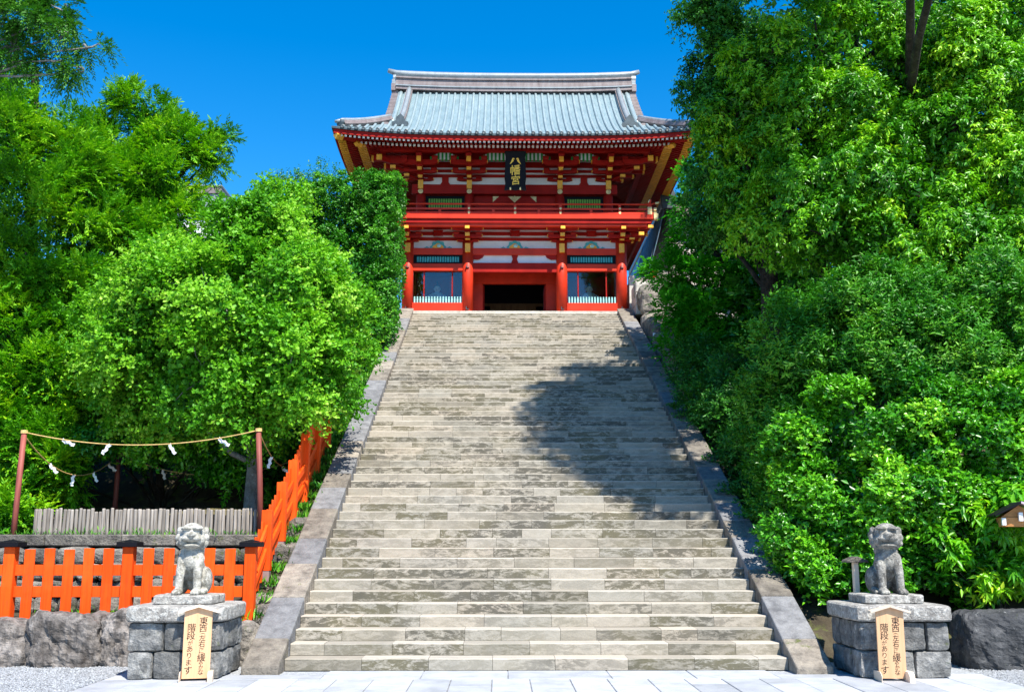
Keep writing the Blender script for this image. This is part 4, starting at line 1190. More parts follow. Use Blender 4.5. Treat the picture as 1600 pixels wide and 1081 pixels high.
# soffit boards and fascia
def ring(z_out, z_in, ox, oy, ix, iy, n=24):
    """four-sided sloping sheet between an outer and an inner rectangle, its outer edge lifted at the corners"""
    v = []; f = []
    def edge(k, t, ex, ey, z, lf):
        u = -1 + 2 * t
        l = lift(u) * lf
        return [(u * ex, CY - ey, z + l), (ex, CY + u * ey, z + l), (-u * ex, CY + ey, z + l), (-ex, CY - u * ey, z + l)][k]
    for k in range(4):
        for i in range(n + 1):
            v.append(edge(k, i / n, ox, oy, z_out, 1.0)); v.append(edge(k, i / n, ix, iy, z_in, 0.3))
        b = k * (n + 1) * 2
        for i in range(n): f.append((b + 2 * i, b + 2 * i + 2, b + 2 * i + 3, b + 2 * i + 1))
    return v, f
v, f = ring(zfly + 0.06, zfly + 0.36, EAX - 0.1, EAY - 0.1, EAX - 1.2, EAY - 1.2); P('soffit', 'red_shade', MB().add(v, f))
v, f = ring(zbase + 0.06, zbase + 0.69, EAX - 0.80, EAY - 0.80, 3.6, 1.9); P('inner_soffit', 'red_shade', MB().add(v, f))
def strip(z0, z1, ex, ey, th, n=28):
    v = []; f = []
    for k in range(4):
        b = len(v)
        for i in range(n + 1):
            u = -1 + 2 * i / n
            l = lift(u)
            for (e1, e2, z) in ((ex, ey, z0), (ex, ey, z1), (ex - th, ey - th, z1), (ex - th, ey - th, z0)):
                v.append([(u * e1, CY - e2, z + l), (e1, CY + u * e2, z + l), (-u * e1, CY + e2, z + l), (-e1, CY - u * e2, z + l)][k])
        for i in range(n):
            for j in range(4):
                f.append((b + 4 * i + j, b + 4 * i + 4 + j, b + 4 * i + 4 + (j + 1) % 4, b + 4 * i + (j + 1) % 4))
    return MB().add(v, f)
zfa0, zfa1 = gz(219.5, fe + 0.05), gz(212.5, fe + 0.02)
P('fascia', 'red_shade', strip(zfa0, zfa1, EAX - 0.05, EAY - 0.05, 0.10))
P('tile_edge', 'tile_dark', strip(zfa1 + 0.002, gz(209.0, fe), EAX + 0.02, EAY + 0.02, 0.16))

# roof: front and back slopes with gabled top, hipped skirt at the sides
ZE = gz(209.0, fe) + 0.004
RISE = gz(141, CY - 0.2) - ZE
def rz_(d):
    s = d / EAY
    return ZE + RISE * (0.70 * s + 0.30 * s * s)
VERGE, KX = 5.0, 4.4
def surf(x, d):
    e = max(0.0, 1 - d / 2.2)
    return rz_(d) + lift(x / EAX) * e
def slope(sgn, name):
    xs_ = list(np.linspace(-EAX, EAX, 61)); v = []; f = []
    xs_ = sorted(set(xs_ + [-VERGE, VERGE]))
    for x in xs_:
        dm = EAY if abs(x) <= VERGE else max(EAX - abs(x), 0.0)
        for j in range(13):
            d = dm * j / 12
            v.append((x, CY + sgn * (EAY - d), surf(x, d)))
    for i in range(len(xs_) - 1):
        if abs(xs_[i]) > VERGE + 1e-6 and abs(xs_[i + 1]) > VERGE - 1e-6 or abs(xs_[i]) <= VERGE + 1e-6:
            if (abs(xs_[i]) <= VERGE + 1e-6) != (abs(xs_[i + 1]) <= VERGE + 1e-6):
                # step between verge and skirt: skirt strip only up to the hip
                a, b = (i, i + 1) if abs(xs_[i]) > abs(xs_[i + 1]) else (i + 1, i)
                base = len(v)
                for q in (xs_[a], xs_[b]):
                    dm = EAX - abs(q)
                    for j in range(13): v.append((q, CY + sgn * (EAY - dm * j / 12), surf(q, dm * j / 12)))
                for j in range(12): f.append((base + j, base + 13 + j, base + 13 + j + 1, base + j + 1))
                continue
        for j in range(12): f.append((i * 13 + j, (i + 1) * 13 + j, (i + 1) * 13 + j + 1, i * 13 + j + 1))
    return P(name, 'roof', MB().add(v, f), smooth=True)
slope(-1, 'front_roof'); slope(1, 'back_roof')
for s in (-1, 1):
    v = []; f = []
    n = 30
    for i in range(n + 1):
        t = -EAY + 2 * EAY * i / n
        dm = min(EAX - KX, EAY - abs(t))
        for j in range(7):
            d = dm * j / 6
            v.append((s * (EAX - d), CY + t, rz_(d) + lift(t / EAY) * max(0, 1 - d / 2.2)))
    for i in range(n):
        for j in range(6): f.append((i * 7 + j, i * 7 + 7 + j, i * 7 + 8 + j, i * 7 + j + 1))
    P('skirt_roof', 'roof', MB().add(v, f), smooth=True)
    zk = rz_(EAX - KX)
    pts = [(CY - EAY + d, rz_(d) - 0.05) for d in np.linspace(EAX - KX, EAY, 8)]
    P('gable_wall', 'red_shade', MB().prism([(pts[0][0], zk - 0.3)] + pts + [(2 * CY - y, z) for y, z in pts[::-1][1:]] + [(2 * CY - pts[0][0], zk - 0.3)], *sorted((s * (KX - 0.05), s * (KX + 0.05))), 'x'))
    # stacked verge tiles on the gable edge
    st = MB()
    for q in (-1, 1):
        for k in range(15):
            d = 1.62 + (EAY - 1.7) * k / 14
            y = CY + q * (EAY - d); z = rz_(d)
            st.box(*sorted((s * (VERGE - 0.12), s * (VERGE + 0.14))), y - 0.075, y + 0.075, z - 0.12, z + 0.07)
    P('verge_tiles', 'ridge', st, kind='stuff')
# ribs of round tiles
def rib_pts(x):
    dm = EAY - 0.1 if abs(x) < VERGE - 0.1 else EAX - abs(x) - 0.05
    return [(x, CY - EAY + dm * j / 9 - (0.03 if j == 0 else 0), surf(x, dm * j / 9) + 0.028) for j in range(10)]
nr = 51; spc = 2 * (EAX - 0.12) / nr
for k in range(nr + 1):
    x = -(EAX - 0.12) + k * spc
    if EAX - abs(x) < 0.3: continue
    pts = rib_pts(x)
    o = P('roof_rib', 'roof_rib', MB().tube(pts, 0.055, 8), smooth=True)
    P('rib_end', 'tile_dark', MB().lathe([(0.075, 0.0), (0.075, 0.03), (0.05, 0.04), (0.0, 0.03)], 10, (0, 0, 0), Matrix.Translation((x, CY - EAY - 0.03, surf(x, 0) + 0.012)) @ Matrix.Rotation(math.pi / 2, 4, 'X')), o)
oth = MB()
for k in range(nr + 1):
    x = -(EAX - 0.12) + k * spc
    if EAX - abs(x) < 0.3: continue
    oth.tube([(p[0], 2 * CY - p[1], p[2]) for p in rib_pts(x)], 0.062, 6)
for s in (-1, 1):
    for k in range(38):
        t = -EAY + 0.12 + k * (2 * EAY - 0.24) / 37
        dm = min(EAX - KX, EAY - abs(t)) - 0.05
        if dm < 0.25: continue
        oth.tube([(s * (EAX - dm * j / 4), CY + t, rz_(dm * j / 4) + lift(t / EAY) * max(0, 1 - dm * j / 4 / 2.2) + 0.028) for j in range(5)], 0.062, 6)
P('roof_ribs', 'roof_rib', oth, kind='stuff', smooth=True)
# main ridge with layered courses, cap and upturned ends
zr0 = rz_(EAY) - 0.10
zr1 = gz(118.5, CY)
RL = 4.98
lay = [(0.0, 0.16, 0.30, 'ridge'), (0.16, 0.22, 0.34, 'ridge_cap'), (0.22, 0.60, 0.24, 'ridge'), (0.60, 0.68, 0.30, 'ridge'), (0.68, 0.80, 0.25, 'tile_dark')]
hh = zr1 - zr0
for a, b, w, m_ in lay:
    n = 16; v = []; f = []
    for i in range(n + 1):
        x = -RL + 2 * RL * i / n; u = 0.10 * abs(x / RL) ** 3
        v += [(x, CY - w, zr0 + hh * a + u), (x, CY + w, zr0 + hh * a + u), (x, CY + w, zr0 + hh * b + u), (x, CY - w, zr0 + hh * b + u)]
    for i in range(n):
        for j in range(4): f.append((4 * i + j, 4 * i + 4 + j, 4 * i + 4 + (j + 1) % 4, 4 * i + (j + 1) % 4))
    f += [(0, 1, 2, 3), (4 * n + 3, 4 * n + 2, 4 * n + 1, 4 * n)]
    P('ridge_course', m_, MB().add(v, f))
pts = [(-5.34, CY, zr1 + 0.20), (-5.0, CY, zr1 + 0.08)] + [(x, CY, zr1 - 0.05 + 0.10 * abs(x / RL) ** 3) for x in np.linspace(-4.4, 4.4, 9)] + [(5.0, CY, zr1 + 0.08), (5.34, CY, zr1 + 0.20)]
P('ridge_cap', 'ridge_cap', MB().tube(pts, [0.09, 0.13] + [0.155] * 9 + [0.13, 0.09], 10), smooth=True)
for s in (-1, 1):
    o = P('ridge_end', 'ridge_cap', MB().lathe([(0.19, -0.06), (0.19, 0.12)], 12, (0, 0, 0), Matrix.Translation((s * 5.05, CY, zr0 + hh * 0.78)) @ Matrix.Rotation(math.pi / 2, 4, 'Y')).box(*sorted((s * 4.99, s * 5.15)), CY - 0.22, CY + 0.22, zr0 + hh * 0.42, zr0 + hh * 0.66))
    P('ridge_end_base', 'ridge', MB().box(*sorted((s * 4.99, s * 5.17)), CY - 0.27, CY + 0.27, zr0 + hh * 0.05, zr0 + hh * 0.415).lathe([(0.20, -0.05), (0.20, 0.1)], 12, (0, 0, 0), Matrix.Translation((s * 5.05, CY, zr0 + hh * 0.0)) @ Matrix.Rotation(math.pi / 2, 4, 'Y')), o)
    for q in (-1, 1):
        # descending ridge
        ds = np.linspace(EAY - 0.25, 1.35, 10)
        v = []; f = []
        for i, d in enumerate(ds):
            y = CY + q * (EAY - d); z = rz_(d)
            for (dx, dz) in ((-0.13, -0.02), (-0.13, 0.24), (0.13, 0.24), (0.13, -0.02)): v.append((s * KX + dx, y, z + dz))
        for i in range(9):
            for j in range(4): f.append((4 * i + j, 4 * i + 4 + j, 4 * i + 4 + (j + 1) % 4, 4 * i + (j + 1) % 4))
        f += [(3, 2, 1, 0), (36, 37, 38, 39)]
        o = P('descending_ridge', 'ridge', MB().add(v, f))
        P('ridge_roll', 'ridge_cap', MB().tube([(s * KX, CY + q * (EAY - d), rz_(d) + 0.27) for d in ds], 0.10, 8), o, smooth=True)
        P('outer_roll', 'roof_rib', MB().tube([(s * (KX + 0.36), CY + q * (EAY - d), rz_(d) + 0.05) for d in np.linspace(EAY - 0.2, 1.75, 8)], 0.085, 8), o, smooth=True)
        d0 = 1.30; y = CY + q * (EAY - d0); z = rz_(d0)
        orn = MB()
        th_ = [(-0.34, 0.0), (-0.30, 0.16), (-0.18, 0.20), (-0.14, 0.36), (0.0, 0.50), (0.14, 0.36), (0.18, 0.20), (0.30, 0.16), (0.34, 0.0), (0.2, -0.08), (0.0, 0.04), (-0.2, -0.08)]
        orn.prism([(s * KX + a, z + b) for a, b in th_], *sorted((y, y + q * 0.09)))
        P('ridge_ornament', 'tile_dark', orn, o)
        # hip ridge to the corner
        hp = []
        for t in np.linspace(0.0, 1.0, 9):
            d = 0.10 + (EAX - KX - 0.55) * t
            xx = s * (EAX - d); hp.append(Vector((xx, CY + q * (EAY - d), surf(xx, d) + 0.06)))
        o = P('hip_ridge', 'ridge', MB().tube([p + Vector((0, 0, 0.06)) for p in hp[1:]], 0.15, 6))
        P('hip_roll', 'ridge_cap', MB().tube([hp[0] + Vector((s * 0.0, 0, 0.12))] + [p + Vector((0, 0, 0.19)) for p in hp[1:]], [0.06] + [0.085] * 8, 8), o, smooth=True)
        e = hp[1]
        P('hip_end', 'tile_dark', MB().tube([e + Vector((s * 0.02, q * 0.02, 0.05)), e + Vector((s * 0.12, q * 0.12, 0.05))], [0.17, 0.15], 8), o)

# name board
NB = thing('gate_name_board', 'tall black name board with gold writing hung under the gate eaves', 'sign board', (GX, GY - 1.55, GZ))
z0_, z1_ = gz(299.5, -1.45), gz(238.5, -1.62)
ob = MB()
w = 0.40
H_ = z1_ - z0_
prof = [(-w - 0.02, 0), (-w * 0.3, 0.03), (0, 0.0), (w * 0.3, 0.03), (w + 0.02, 0), (w - 0.02, H_ * 0.18), (w + 0.01, H_ * 0.32), (w - 0.01, H_ * 0.6), (w - 0.03, H_ * 0.85), (w + 0.01, H_), (0, H_ + 0.01), (-w - 0.01, H_), (-w + 0.03, H_ * 0.85), (-w + 0.01, H_ * 0.6), (-w - 0.01, H_ * 0.32), (-w + 0.02, H_ * 0.18)]
ob.prism(prof[::-1], -0.04, 0.04)
NB.location.z = GZ + z0_
NB.rotation_euler = (math.radians(10), 0, 0)
bd = ob.build('board', M['black'], NB, bevel=0.015)
text_part('gold_writing', [('幡', 0.0, H_ * 0.52, 0.40, 0), ('宮', 0.01, H_ * 0.265, 0.36, 0)], M['gold_leaf'], NB, -0.043, 0.014)
dv = MB()
for s in (-1, 1):        # the first sign is drawn as two facing doves
    dv.prism([(s * q[0], H_ * 0.70 + q[1]) for q in [(0.02, 0.13), (0.055, 0.185), (0.11, 0.18), (0.135, 0.12), (0.16, 0.05), (0.215, -0.06), (0.15, -0.02), (0.10, 0.04), (0.06, 0.07), (0.085, 0.12), (0.06, 0.125)]][::(1 if s < 0 else -1)], -0.046, -0.042)
dv.build('gold_doves', M['gold_leaf'], NB)
MB().box(-0.21, -0.16, -0.046, -0.041, 0.03, 0.12).box(0.16, 0.21, -0.046, -0.041, 0.03, 0.12).build('stud', M['gilt'], NB)

# seated guardian figures behind the glass
for i, lab in ((0, 'pale seated guardian figure behind glass in the hedge side bay'), (2, 'pale seated guardian figure behind glass in the bay nearer the corridor')):
    a, b = BAYS[i]
    fg = thing('seated_figure', lab, 'figure', (GX + (a + b) / 2 - 0.05, GY + 0.55, GZ + gz(476)), group='guardian figures in the gate')
    z0_ = gz(474, 0.9) - gz(476)
    MB().lathe([(0.52, 0.0), (0.50, 0.12), (0.40, 0.22), (0.33, 0.34), (0.27, 0.48), (0.20, 0.56), (0.09, 0.60), (0.07, 0.63)], 20).build('robe', M['robe'], fg, smooth=True)
    MB().prism([(-0.58, 0.08), (0.58, 0.08), (0.50, 0.30), (0.30, 0.50), (-0.30, 0.50), (-0.50, 0.30)], -0.18, 0.12).build('sleeves', M['robe'], fg, bevel=0.06)
    MB().ell((0, -0.02, 0.74), (0.115, 0.13, 0.15), 16, 12).ell((0, -0.15, 0.73), (0.022, 0.03, 0.03), 8, 6).ell((-0.115, 0, 0.74), (0.02, 0.03, 0.04), 8, 6).ell((0.115, 0, 0.74), (0.02, 0.03, 0.04), 8, 6).build('head', M['skin_paint'], fg, smooth=True)
    MB().ell((0, 0.02, 0.84), (0.125, 0.135, 0.085), 14, 8).box(-0.03, 0.03, 0.02, 0.12, 0.88, 1.05).build('cap', M['black'], fg, smooth=False)
    MB().ell((-0.045, -0.13, 0.765), (0.014, 0.01, 0.008), 8, 6).ell((0.045, -0.13, 0.765), (0.014, 0.01, 0.008), 8, 6).box(-0.035, 0.035, -0.145, -0.13, 0.665, 0.672).build('face_marks', M['ink'], fg)

# ------------------------------------------------------------------ right of the gate: corridor wing, low wall, granite fence, retaining wall
cw = thing('corridor_wing', 'dark red corridor wing with steep blue grey tiled roof right of the gate', 'building', (7.2, 42.2, 10.2))
def wz(py, Y): return CAM.z + Y * math.tan(TH + math.atan((540.5 - py) / F)) - 10.2
rt = wz(318, 42.2); eb = wz(440, 42.2)
MB().box(-0.75, 3.4, 0.5, 12, 0, eb + 0.6).build('wall', M['red_shade'], cw)
def roof_side(s, wd):
    v = []; f = []
    for j in range(9):
        t = j / 8
        x = s * (0.12 + wd * t); z = rt - (rt - eb) * (1.25 * t - 0.25 * t * t) if s < 0 else rt - (rt - eb) * t * 0.7
        v += [(x, -0.1, z), (x, 12, z), (x, -0.1, z - 0.12), (x, 12, z - 0.12)]
    for j in range(8):
        a = 4 * j
        f += [(a, a + 1, a + 5, a + 4), (a + 2, a + 6, a + 7, a + 3), (a, a + 4, a + 6, a + 2), (a + 1, a + 3, a + 7, a + 5)]
    return MB().add(v, f).build('roof', M['slate_blue'], cw), v
_, lv = roof_side(-1, 0.95); _, rv = roof_side(1, 3.6)
for k in range(16):
    y = 0.3 + k * 0.42
    MB().tube([(lv[4 * j][0], y, lv[4 * j][2] + 0.03) for j in range(9)], 0.06, 6).build('roof_rib', M['slate_blue'], cw, smooth=True)
MB().box(-0.2, 0.2, -0.2, 12, rt - 0.05, rt + 0.45).build('ridge', M['slate_blue'], cw, bevel=0.04)
MB().prism([(-0.30, rt - 0.3), (0.30, rt - 0.3), (0.34, rt + 0.25), (0.2, rt + 0.62), (-0.2, rt + 0.62), (-0.34, rt + 0.25)], -0.34, -0.2).build('ridge_ornament', M['tile_dark'], cw, bevel=0.02)
b = MB()
for j in range(8): b.box(rv[4 * j][0], rv[4 * j + 4][0], -0.3, -0.1, rv[4 * j + 4][2] - 0.1, rv[4 * j][2] + 0.08)
b.build('verge', M['kerb'], cw)
MB().prism([(0.1, rt - 0.4), (3.2, eb + 0.9), (3.2, 0), (0.1, 0)], 0.3, 0.48).build('gable_wall', M['granite'], cw)
lw = thing('low_red_wall', 'low red wall with tiled cap between the gate and the granite fence', 'wall', (5.4, 42.0, 10.2))
MB().box(-0.6, 1.0, 0, 0.15, 0.4, wz(457, 42)).build('panel', M['red_shade'], lw)
MB().prism([(-0.30, wz(457, 42)), (0.40, wz(457, 42)), (0.05, wz(444, 42))], -0.6, 1.0, 'x').build('tile_cap', M['slate_blue'], lw)
for k in range(6): MB().tube([(-0.5 + k * 0.28, -0.32, wz(457, 42) + 0.02), (-0.5 + k * 0.28, 0.04, wz(444, 42) + 0.02)], 0.06, 6).build('cap_tile', M['slate_blue'], lw)
for k in range(4): MB().ell((-0.45 + k * 0.32, -0.03, wz(463, 42)), (0.04, 0.03, 0.04), 8, 6).build('gilt_stud', M['gold'], lw)

gf = thing('granite_fence', 'pale granite post fence half hidden by the maple', 'fence', (5.1, 38.6, 10.15))
for k in range(9):
    x = 0.0 + k * 0.62
    h = 1.75 if k % 3 == 0 else 1.35
    MB().box(x - 0.12, x + 0.12, -0.12, 0.12, 0, h).build('post', M['granite'], gf, bevel=0.02)
for z in (0.35, 1.0): MB().box(-0.1, 5.1, -0.05, 0.05, z, z + 0.18).build('rail', M['granite'], gf, bevel=0.01)
rw = thing('retaining_wall', 'rough pale stone retaining wall beside the top of the stairs', 'wall', (0, 0, 0))
r4 = random.Random(8)
for k in range(34):
    y = 37.9 - (k % 17) * 0.62
    lvl = k // 17
    zt_ = zs(y) + 0.05 + (0.75 if y > 36 else 0.0)
    o = link('stone', rock_mesh('stone', (1.1, 0.75, 0.95), k + 300, 5, 0.07, 4.5, 2.5, M['kerb' if r4.random() < 0.6 else 'rubble']), rw)
    o.location = (xr(y) + 0.62 + 0.55 + lvl * 0.85 + r4.uniform(-0.08, 0.08), y, zt_ + r4.uniform(-0.1, 0.15) + lvl * 0.35)
    o.rotation_euler = (0, 0, r4.uniform(-0.2, 0.2))
for k in range(3):
    MB().box(xr(37.3) + 0.6, xr(37.3) + 2.6, 36.9 + k * 0.002, 38.2, 10.0 + 0.42 * k, 10.0 + 0.42 * k + 0.41).build('block_course', M['granite'], rw, bevel=0.03)
wp = at(1023, 552, 33.2)
o = MB().tube([(0, 0, -0.3), (0, 0, 0.68)], 0.045, 10).build('marker_post', M['white_paint'], smooth=True)
o.location = wp
tag(o, 'slim white post standing on the stone wall beside the upper stairs', 'post')

# hall roof seen over the trees on the left
hp_ = at(312, 330, 52.0)
hl = thing('side_hall', 'small hall gable with brown ridge showing above the trees', 'building', (hp_.x, 52.0, 10.2))
zt_ = at(312, 296, 52).z - 10.2
MB().box(-1.9, 1.9, 0, 6, 0, zt_ - 1.0).build('wall', M['white'], hl)
MB().box(-1.35, 1.2, -0.4, 6.4, zt_ - 0.35, zt_ - 0.02).build('ridge', M['ridge'], hl)
MB().box(-1.4, 1.25, -0.45, 6.45, zt_ - 0.018, zt_ + 0.10).build('ridge_cap', M['ridge_cap'], hl, bevel=0.03)
MB().prism([(-2.5, zt_ - 1.3), (2.5, zt_ - 1.3), (1.1, zt_ - 0.36), (-1.1, zt_ - 0.36)], -0.3, 6.3).build('roof', M['roof'], hl)
for k in range(5): MB().box(-0.9 + k * 0.45 - 0.09, -0.9 + k * 0.45 + 0.09, -0.38, -0.302, zt_ - 1.2, zt_ - 0.45).build('gable_panel', M['ridge_cap'], hl)
# ------------------------------------------------------------------ trees and shrubs
def unit(a): return a / np.maximum(np.linalg.norm(a, axis=-1, keepdims=True), 1e-9)
CAMV = np.array(CAM)

def clumps(rg, lobes, dens, back=0.4):
    """points spread over the skins of the crown's lobes, with the outward direction at each"""
    C_, U_ = [], []
    L = np.array(lobes, float)
    for i, l in enumerate(L):
        c, r = l[:3], l[3:6]
        area = 4 * math.pi * (((r[0] * r[1]) ** 1.6 + (r[0] * r[2]) ** 1.6 + (r[1] * r[2]) ** 1.6) / 3) ** (1 / 1.6)
        n = max(6, int(area * dens))
        u = unit(rg.normal(size=(n, 3)))
        p = c + u * r * rg.uniform(0.72, 1.06, (n, 1))
        keep = np.ones(n, bool)
        for j, m in enumerate(L):
            if j == i: continue
            keep &= np.linalg.norm((p - m[:3]) / m[3:6], axis=1) > 0.72
        facing = np.einsum('ij,ij->i', u, unit(CAMV - p)) > -0.25
        keep &= facing | (rg.random(n) < back)
        C_.append(p[keep]); U_.append(unit(u / r)[keep])
    return np.concatenate(C_), np.concatenate(U_)

def leaf_soup(name, P, D, Nn, L, W, rnd, mat, parent, fold=0.18, shape='lance', curl=0.15):
    S = unit(np.cross(D, Nn)); Nn = np.cross(S, D)
    L = L[:, None]; W = W[:, None]
    if shape == 'fan':           # ginkgo: narrow stalk, wide notched fan
        v = np.stack([P, P + D * L * 0.75 + S * W * 0.5 + Nn * W * fold, P + D * L, P + D * L * 0.75 - S * W * 0.5 + Nn * W * fold], 1)
    else:
        v = np.stack([P, P + D * L * 0.45 + S * W * 0.5 + Nn * W * fold, P + D * L - Nn * L * curl, P + D * L * 0.45 - S * W * 0.5 + Nn * W * fold], 1)
    n = len(P)
    tri = (np.array([(0, 1, 2), (0, 2, 3)])[None] + np.arange(n)[:, None, None] * 4).reshape(-1, 3)
    return soup(name, v.reshape(-1, 3), tri, np.repeat(rnd, 2), mat, parent)

def grow(rg, C_, U_, total, spread, twig, lpt, L, W, style, up=0.5, droop=0.1, clip=None, dome=0.5):
    """twigs leave every clump outwards, leaves sit along the twigs"""
    m = len(C_)
    ntw = max(1, int(total / (m * lpt)))
    c = np.repeat(C_, ntw, 0); u = np.repeat(U_, ntw, 0); tone = np.repeat(rg.random(m), ntw)
    k = len(c)
    start = c + unit(rg.normal(size=(k, 3)) + u * 0.5 + np.array([0, 0, dome])) * (spread * rg.uniform(0.35, 1.0, k) ** 0.6)[:, None]
    uu = unit(u * 0.6 + unit(start - c) * 0.8)          # which way this side of the clump faces
    d = unit(uu * 0.8 + np.array([0, 0, up]) + rg.normal(size=(k, 3)) * 0.55)
    side = unit(np.cross(d, np.array([0, 0, 1.0]) + rg.normal(size=(k, 3)) * 0.15))
    tl = twig * rg.uniform(0.6, 1.25, k)
    P = []; D = []; Nn = []; Rn = []
    for j in range(lpt):
        t = (j + rg.random(k)) / lpt
        pos = start + d * (tl * t)[:, None] + np.array([0, 0, -1.0]) * (droop * t * t * tl)[:, None] * 2
        sg = 1.0 if j % 2 else -1.0
        if style == 'spray':
            ax = unit(d * 0.9 + side * sg * (0.95 - 0.55 * t)[:, None] + np.array([0, 0, -0.10]) + rg.normal(size=(k, 3)) * 0.16)
            nn = unit(np.cross(side, d) * np.sign(np.cross(side, d)[:, 2:3] + 1e-6) + rg.normal(size=(k, 3)) * 0.35)
        elif style == 'droop':
            an = rg.uniform(0, 6.283, k)
            per = side * np.cos(an)[:, None] + np.cross(d, side) * np.sin(an)[:, None]
            ax = unit(d * 0.35 + per * 0.9 + np.array([0, 0, -0.45]) + rg.normal(size=(k, 3)) * 0.2)
            nn = unit(np.array([0, 0, 0.75]) + uu * 0.8 + rg.normal(size=(k, 3)) * 0.38)
        else:
            ax = unit(d * 0.55 + side * sg * 0.8 + rg.normal(size=(k, 3)) * 0.45)
            nn = unit(np.array([0, 0, 0.6]) + uu * 0.9 + rg.normal(size=(k, 3)) * 0.42)
        P.append(pos); D.append(ax); Nn.append(nn)
        Rn.append(np.clip(0.60 * tone + 0.36 * rg.random(k) + 0.05 * t, 0, 1))
    P, D, Nn, Rn = (np.concatenate(a) for a in (P, D, Nn, Rn))
    if clip is not None:
        kp = clip(P); P, D, Nn, Rn = P[kp], D[kp], Nn[kp], Rn[kp]
    n = len(P)
    return P, D, Nn, L * rg.uniform(0.7, 1.25, n), W * rg.uniform(0.75, 1.2, n), Rn

def wiggle(a, b, n, amp, rg):
    a, b = np.array(a, float), np.array(b, float)
    pts = []
    for i in range(n + 1):
        t = i / n
        w = math.sin(math.pi * t) * amp
        pts.append(a + (b - a) * t + rg.normal(size=3) * w * 0.5 + np.array([0, 0, 0.25 * amp * math.sin(math.pi * t)]))
    return pts
COUNT = [0]
def tree(name, label, cat, trunk, lobes, total, leaf, spread=0.3, dens=3.0, twig=0.35, lpt=10, style='broad', up=0.5, droop=0.1,
         bark='bark', r0=0.2, seed=1, back=0.4, group=None, clip=None, twigs=60, curl=0.15, shape='lance', core=0.0, limb_r=0.3, shrink=0.9):
    """trunk: path of points; lobes: (px, py, Y, rx, ry, rz) or world (('w', x, y, z), rx, ry, rz)"""
    rg = np.random.default_rng(seed)
    W_ = []
    for l in lobes:
        if l[0] == 'w': W_.append(l[1:])
        else:
            p = at(l[0], l[1], l[2]); W_.append((p.x, p.y, p.z, l[3] * shrink, l[4] * shrink, l[5] * shrink))
    base = Vector(trunk[0])
    root = thing(name, label, cat, base, group=group)
    o3 = np.array(base)
    b = MB()
    tp = [np.array(p, float) - o3 for p in trunk]
    n = len(tp)
    b.tube(tp, [r0 * (1.25 if i == 0 else 1 - 0.6 * i / (n - 1)) for i in range(n)], 10)
    C_, U_ = clumps(rg, W_, dens, back)
    if clip is not None:
        kp = clip(C_); C_, U_ = C_[kp], U_[kp]
    for l in W_:
        c = np.array(l[:3]) - o3
        j = int(np.argmin([np.linalg.norm(p - c) + max(0, p[2] - c[2] + 0.6) * 2.5 for p in tp]))
        if name.endswith('shrub'): j = 0
        b.tube(wiggle(tp[j], c, 5, 0.16, rg), [r0 * limb_r * (1 - 0.13 * i) for i in range(6)], 6)
    for i in rg.choice(len(C_), min(twigs, len(C_)), False):
        c = C_[i]; j = int(np.argmin([np.linalg.norm(np.array(l[:3]) - c) for l in W_]))
        b.tube(wiggle(np.array(W_[j][:3]) - o3, c - o3, 3, 0.10, rg), [r0 * 0.13, r0 * 0.10, r0 * 0.07, r0 * 0.03], 5)
    b.build('trunk', M[bark], root, smooth=True)
    mat, L, Wd = leaf
    P_, D, Nn, LL, WW, Rn = grow(rg, C_, U_, total, spread, twig, lpt, L, Wd, style, up, droop, clip)
    if core:                        # leaves deep in the crown, so that it is not a hollow shell
        k = int(total * core)
        Wa = np.array(W_); j = rg.integers(0, len(Wa), k)
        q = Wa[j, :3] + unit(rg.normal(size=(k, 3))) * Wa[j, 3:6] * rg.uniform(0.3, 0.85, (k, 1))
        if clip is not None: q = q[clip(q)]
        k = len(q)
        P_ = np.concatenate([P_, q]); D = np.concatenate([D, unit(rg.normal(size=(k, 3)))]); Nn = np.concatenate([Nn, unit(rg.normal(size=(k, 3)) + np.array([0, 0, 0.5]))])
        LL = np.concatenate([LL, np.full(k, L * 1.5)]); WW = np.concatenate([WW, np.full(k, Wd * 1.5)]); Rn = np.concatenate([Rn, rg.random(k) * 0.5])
    COUNT[0] += len(P_)
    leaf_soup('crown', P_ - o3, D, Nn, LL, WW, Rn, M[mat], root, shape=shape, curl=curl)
    return root

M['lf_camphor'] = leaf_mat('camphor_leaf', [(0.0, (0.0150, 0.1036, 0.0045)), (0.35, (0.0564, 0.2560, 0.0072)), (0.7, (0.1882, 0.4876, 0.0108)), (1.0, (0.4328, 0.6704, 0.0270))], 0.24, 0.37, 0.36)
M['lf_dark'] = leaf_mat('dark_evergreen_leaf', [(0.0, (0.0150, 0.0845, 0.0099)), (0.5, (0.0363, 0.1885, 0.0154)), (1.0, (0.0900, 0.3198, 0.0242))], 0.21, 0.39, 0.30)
M['lf_maple'] = leaf_mat('maple_leaf', [(0.0, (0.0151, 0.1590, 0.0045)), (0.5, (0.0378, 0.2862, 0.0072)), (1.0, (0.1008, 0.4240, 0.0108))], 0.36, 0.54, 0.21)
M['lf_shrub'] = leaf_mat('glossy_shrub_leaf', [(0.0, (0.0094, 0.0853, 0.0045)), (0.4, (0.0423, 0.2316, 0.0072)), (0.8, (0.1411, 0.4510, 0.0108)), (1.0, (0.3763, 0.6339, 0.0450))], 0.20, 0.32, 0.39)
M['lf_fine'] = leaf_mat('fine_shrub_leaf', [(0.0, (0.0134, 0.1060, 0.0072)), (0.5, (0.0546, 0.2544, 0.0117)), (1.0, (0.2016, 0.4452, 0.0315))], 0.22, 0.42, 0.30)
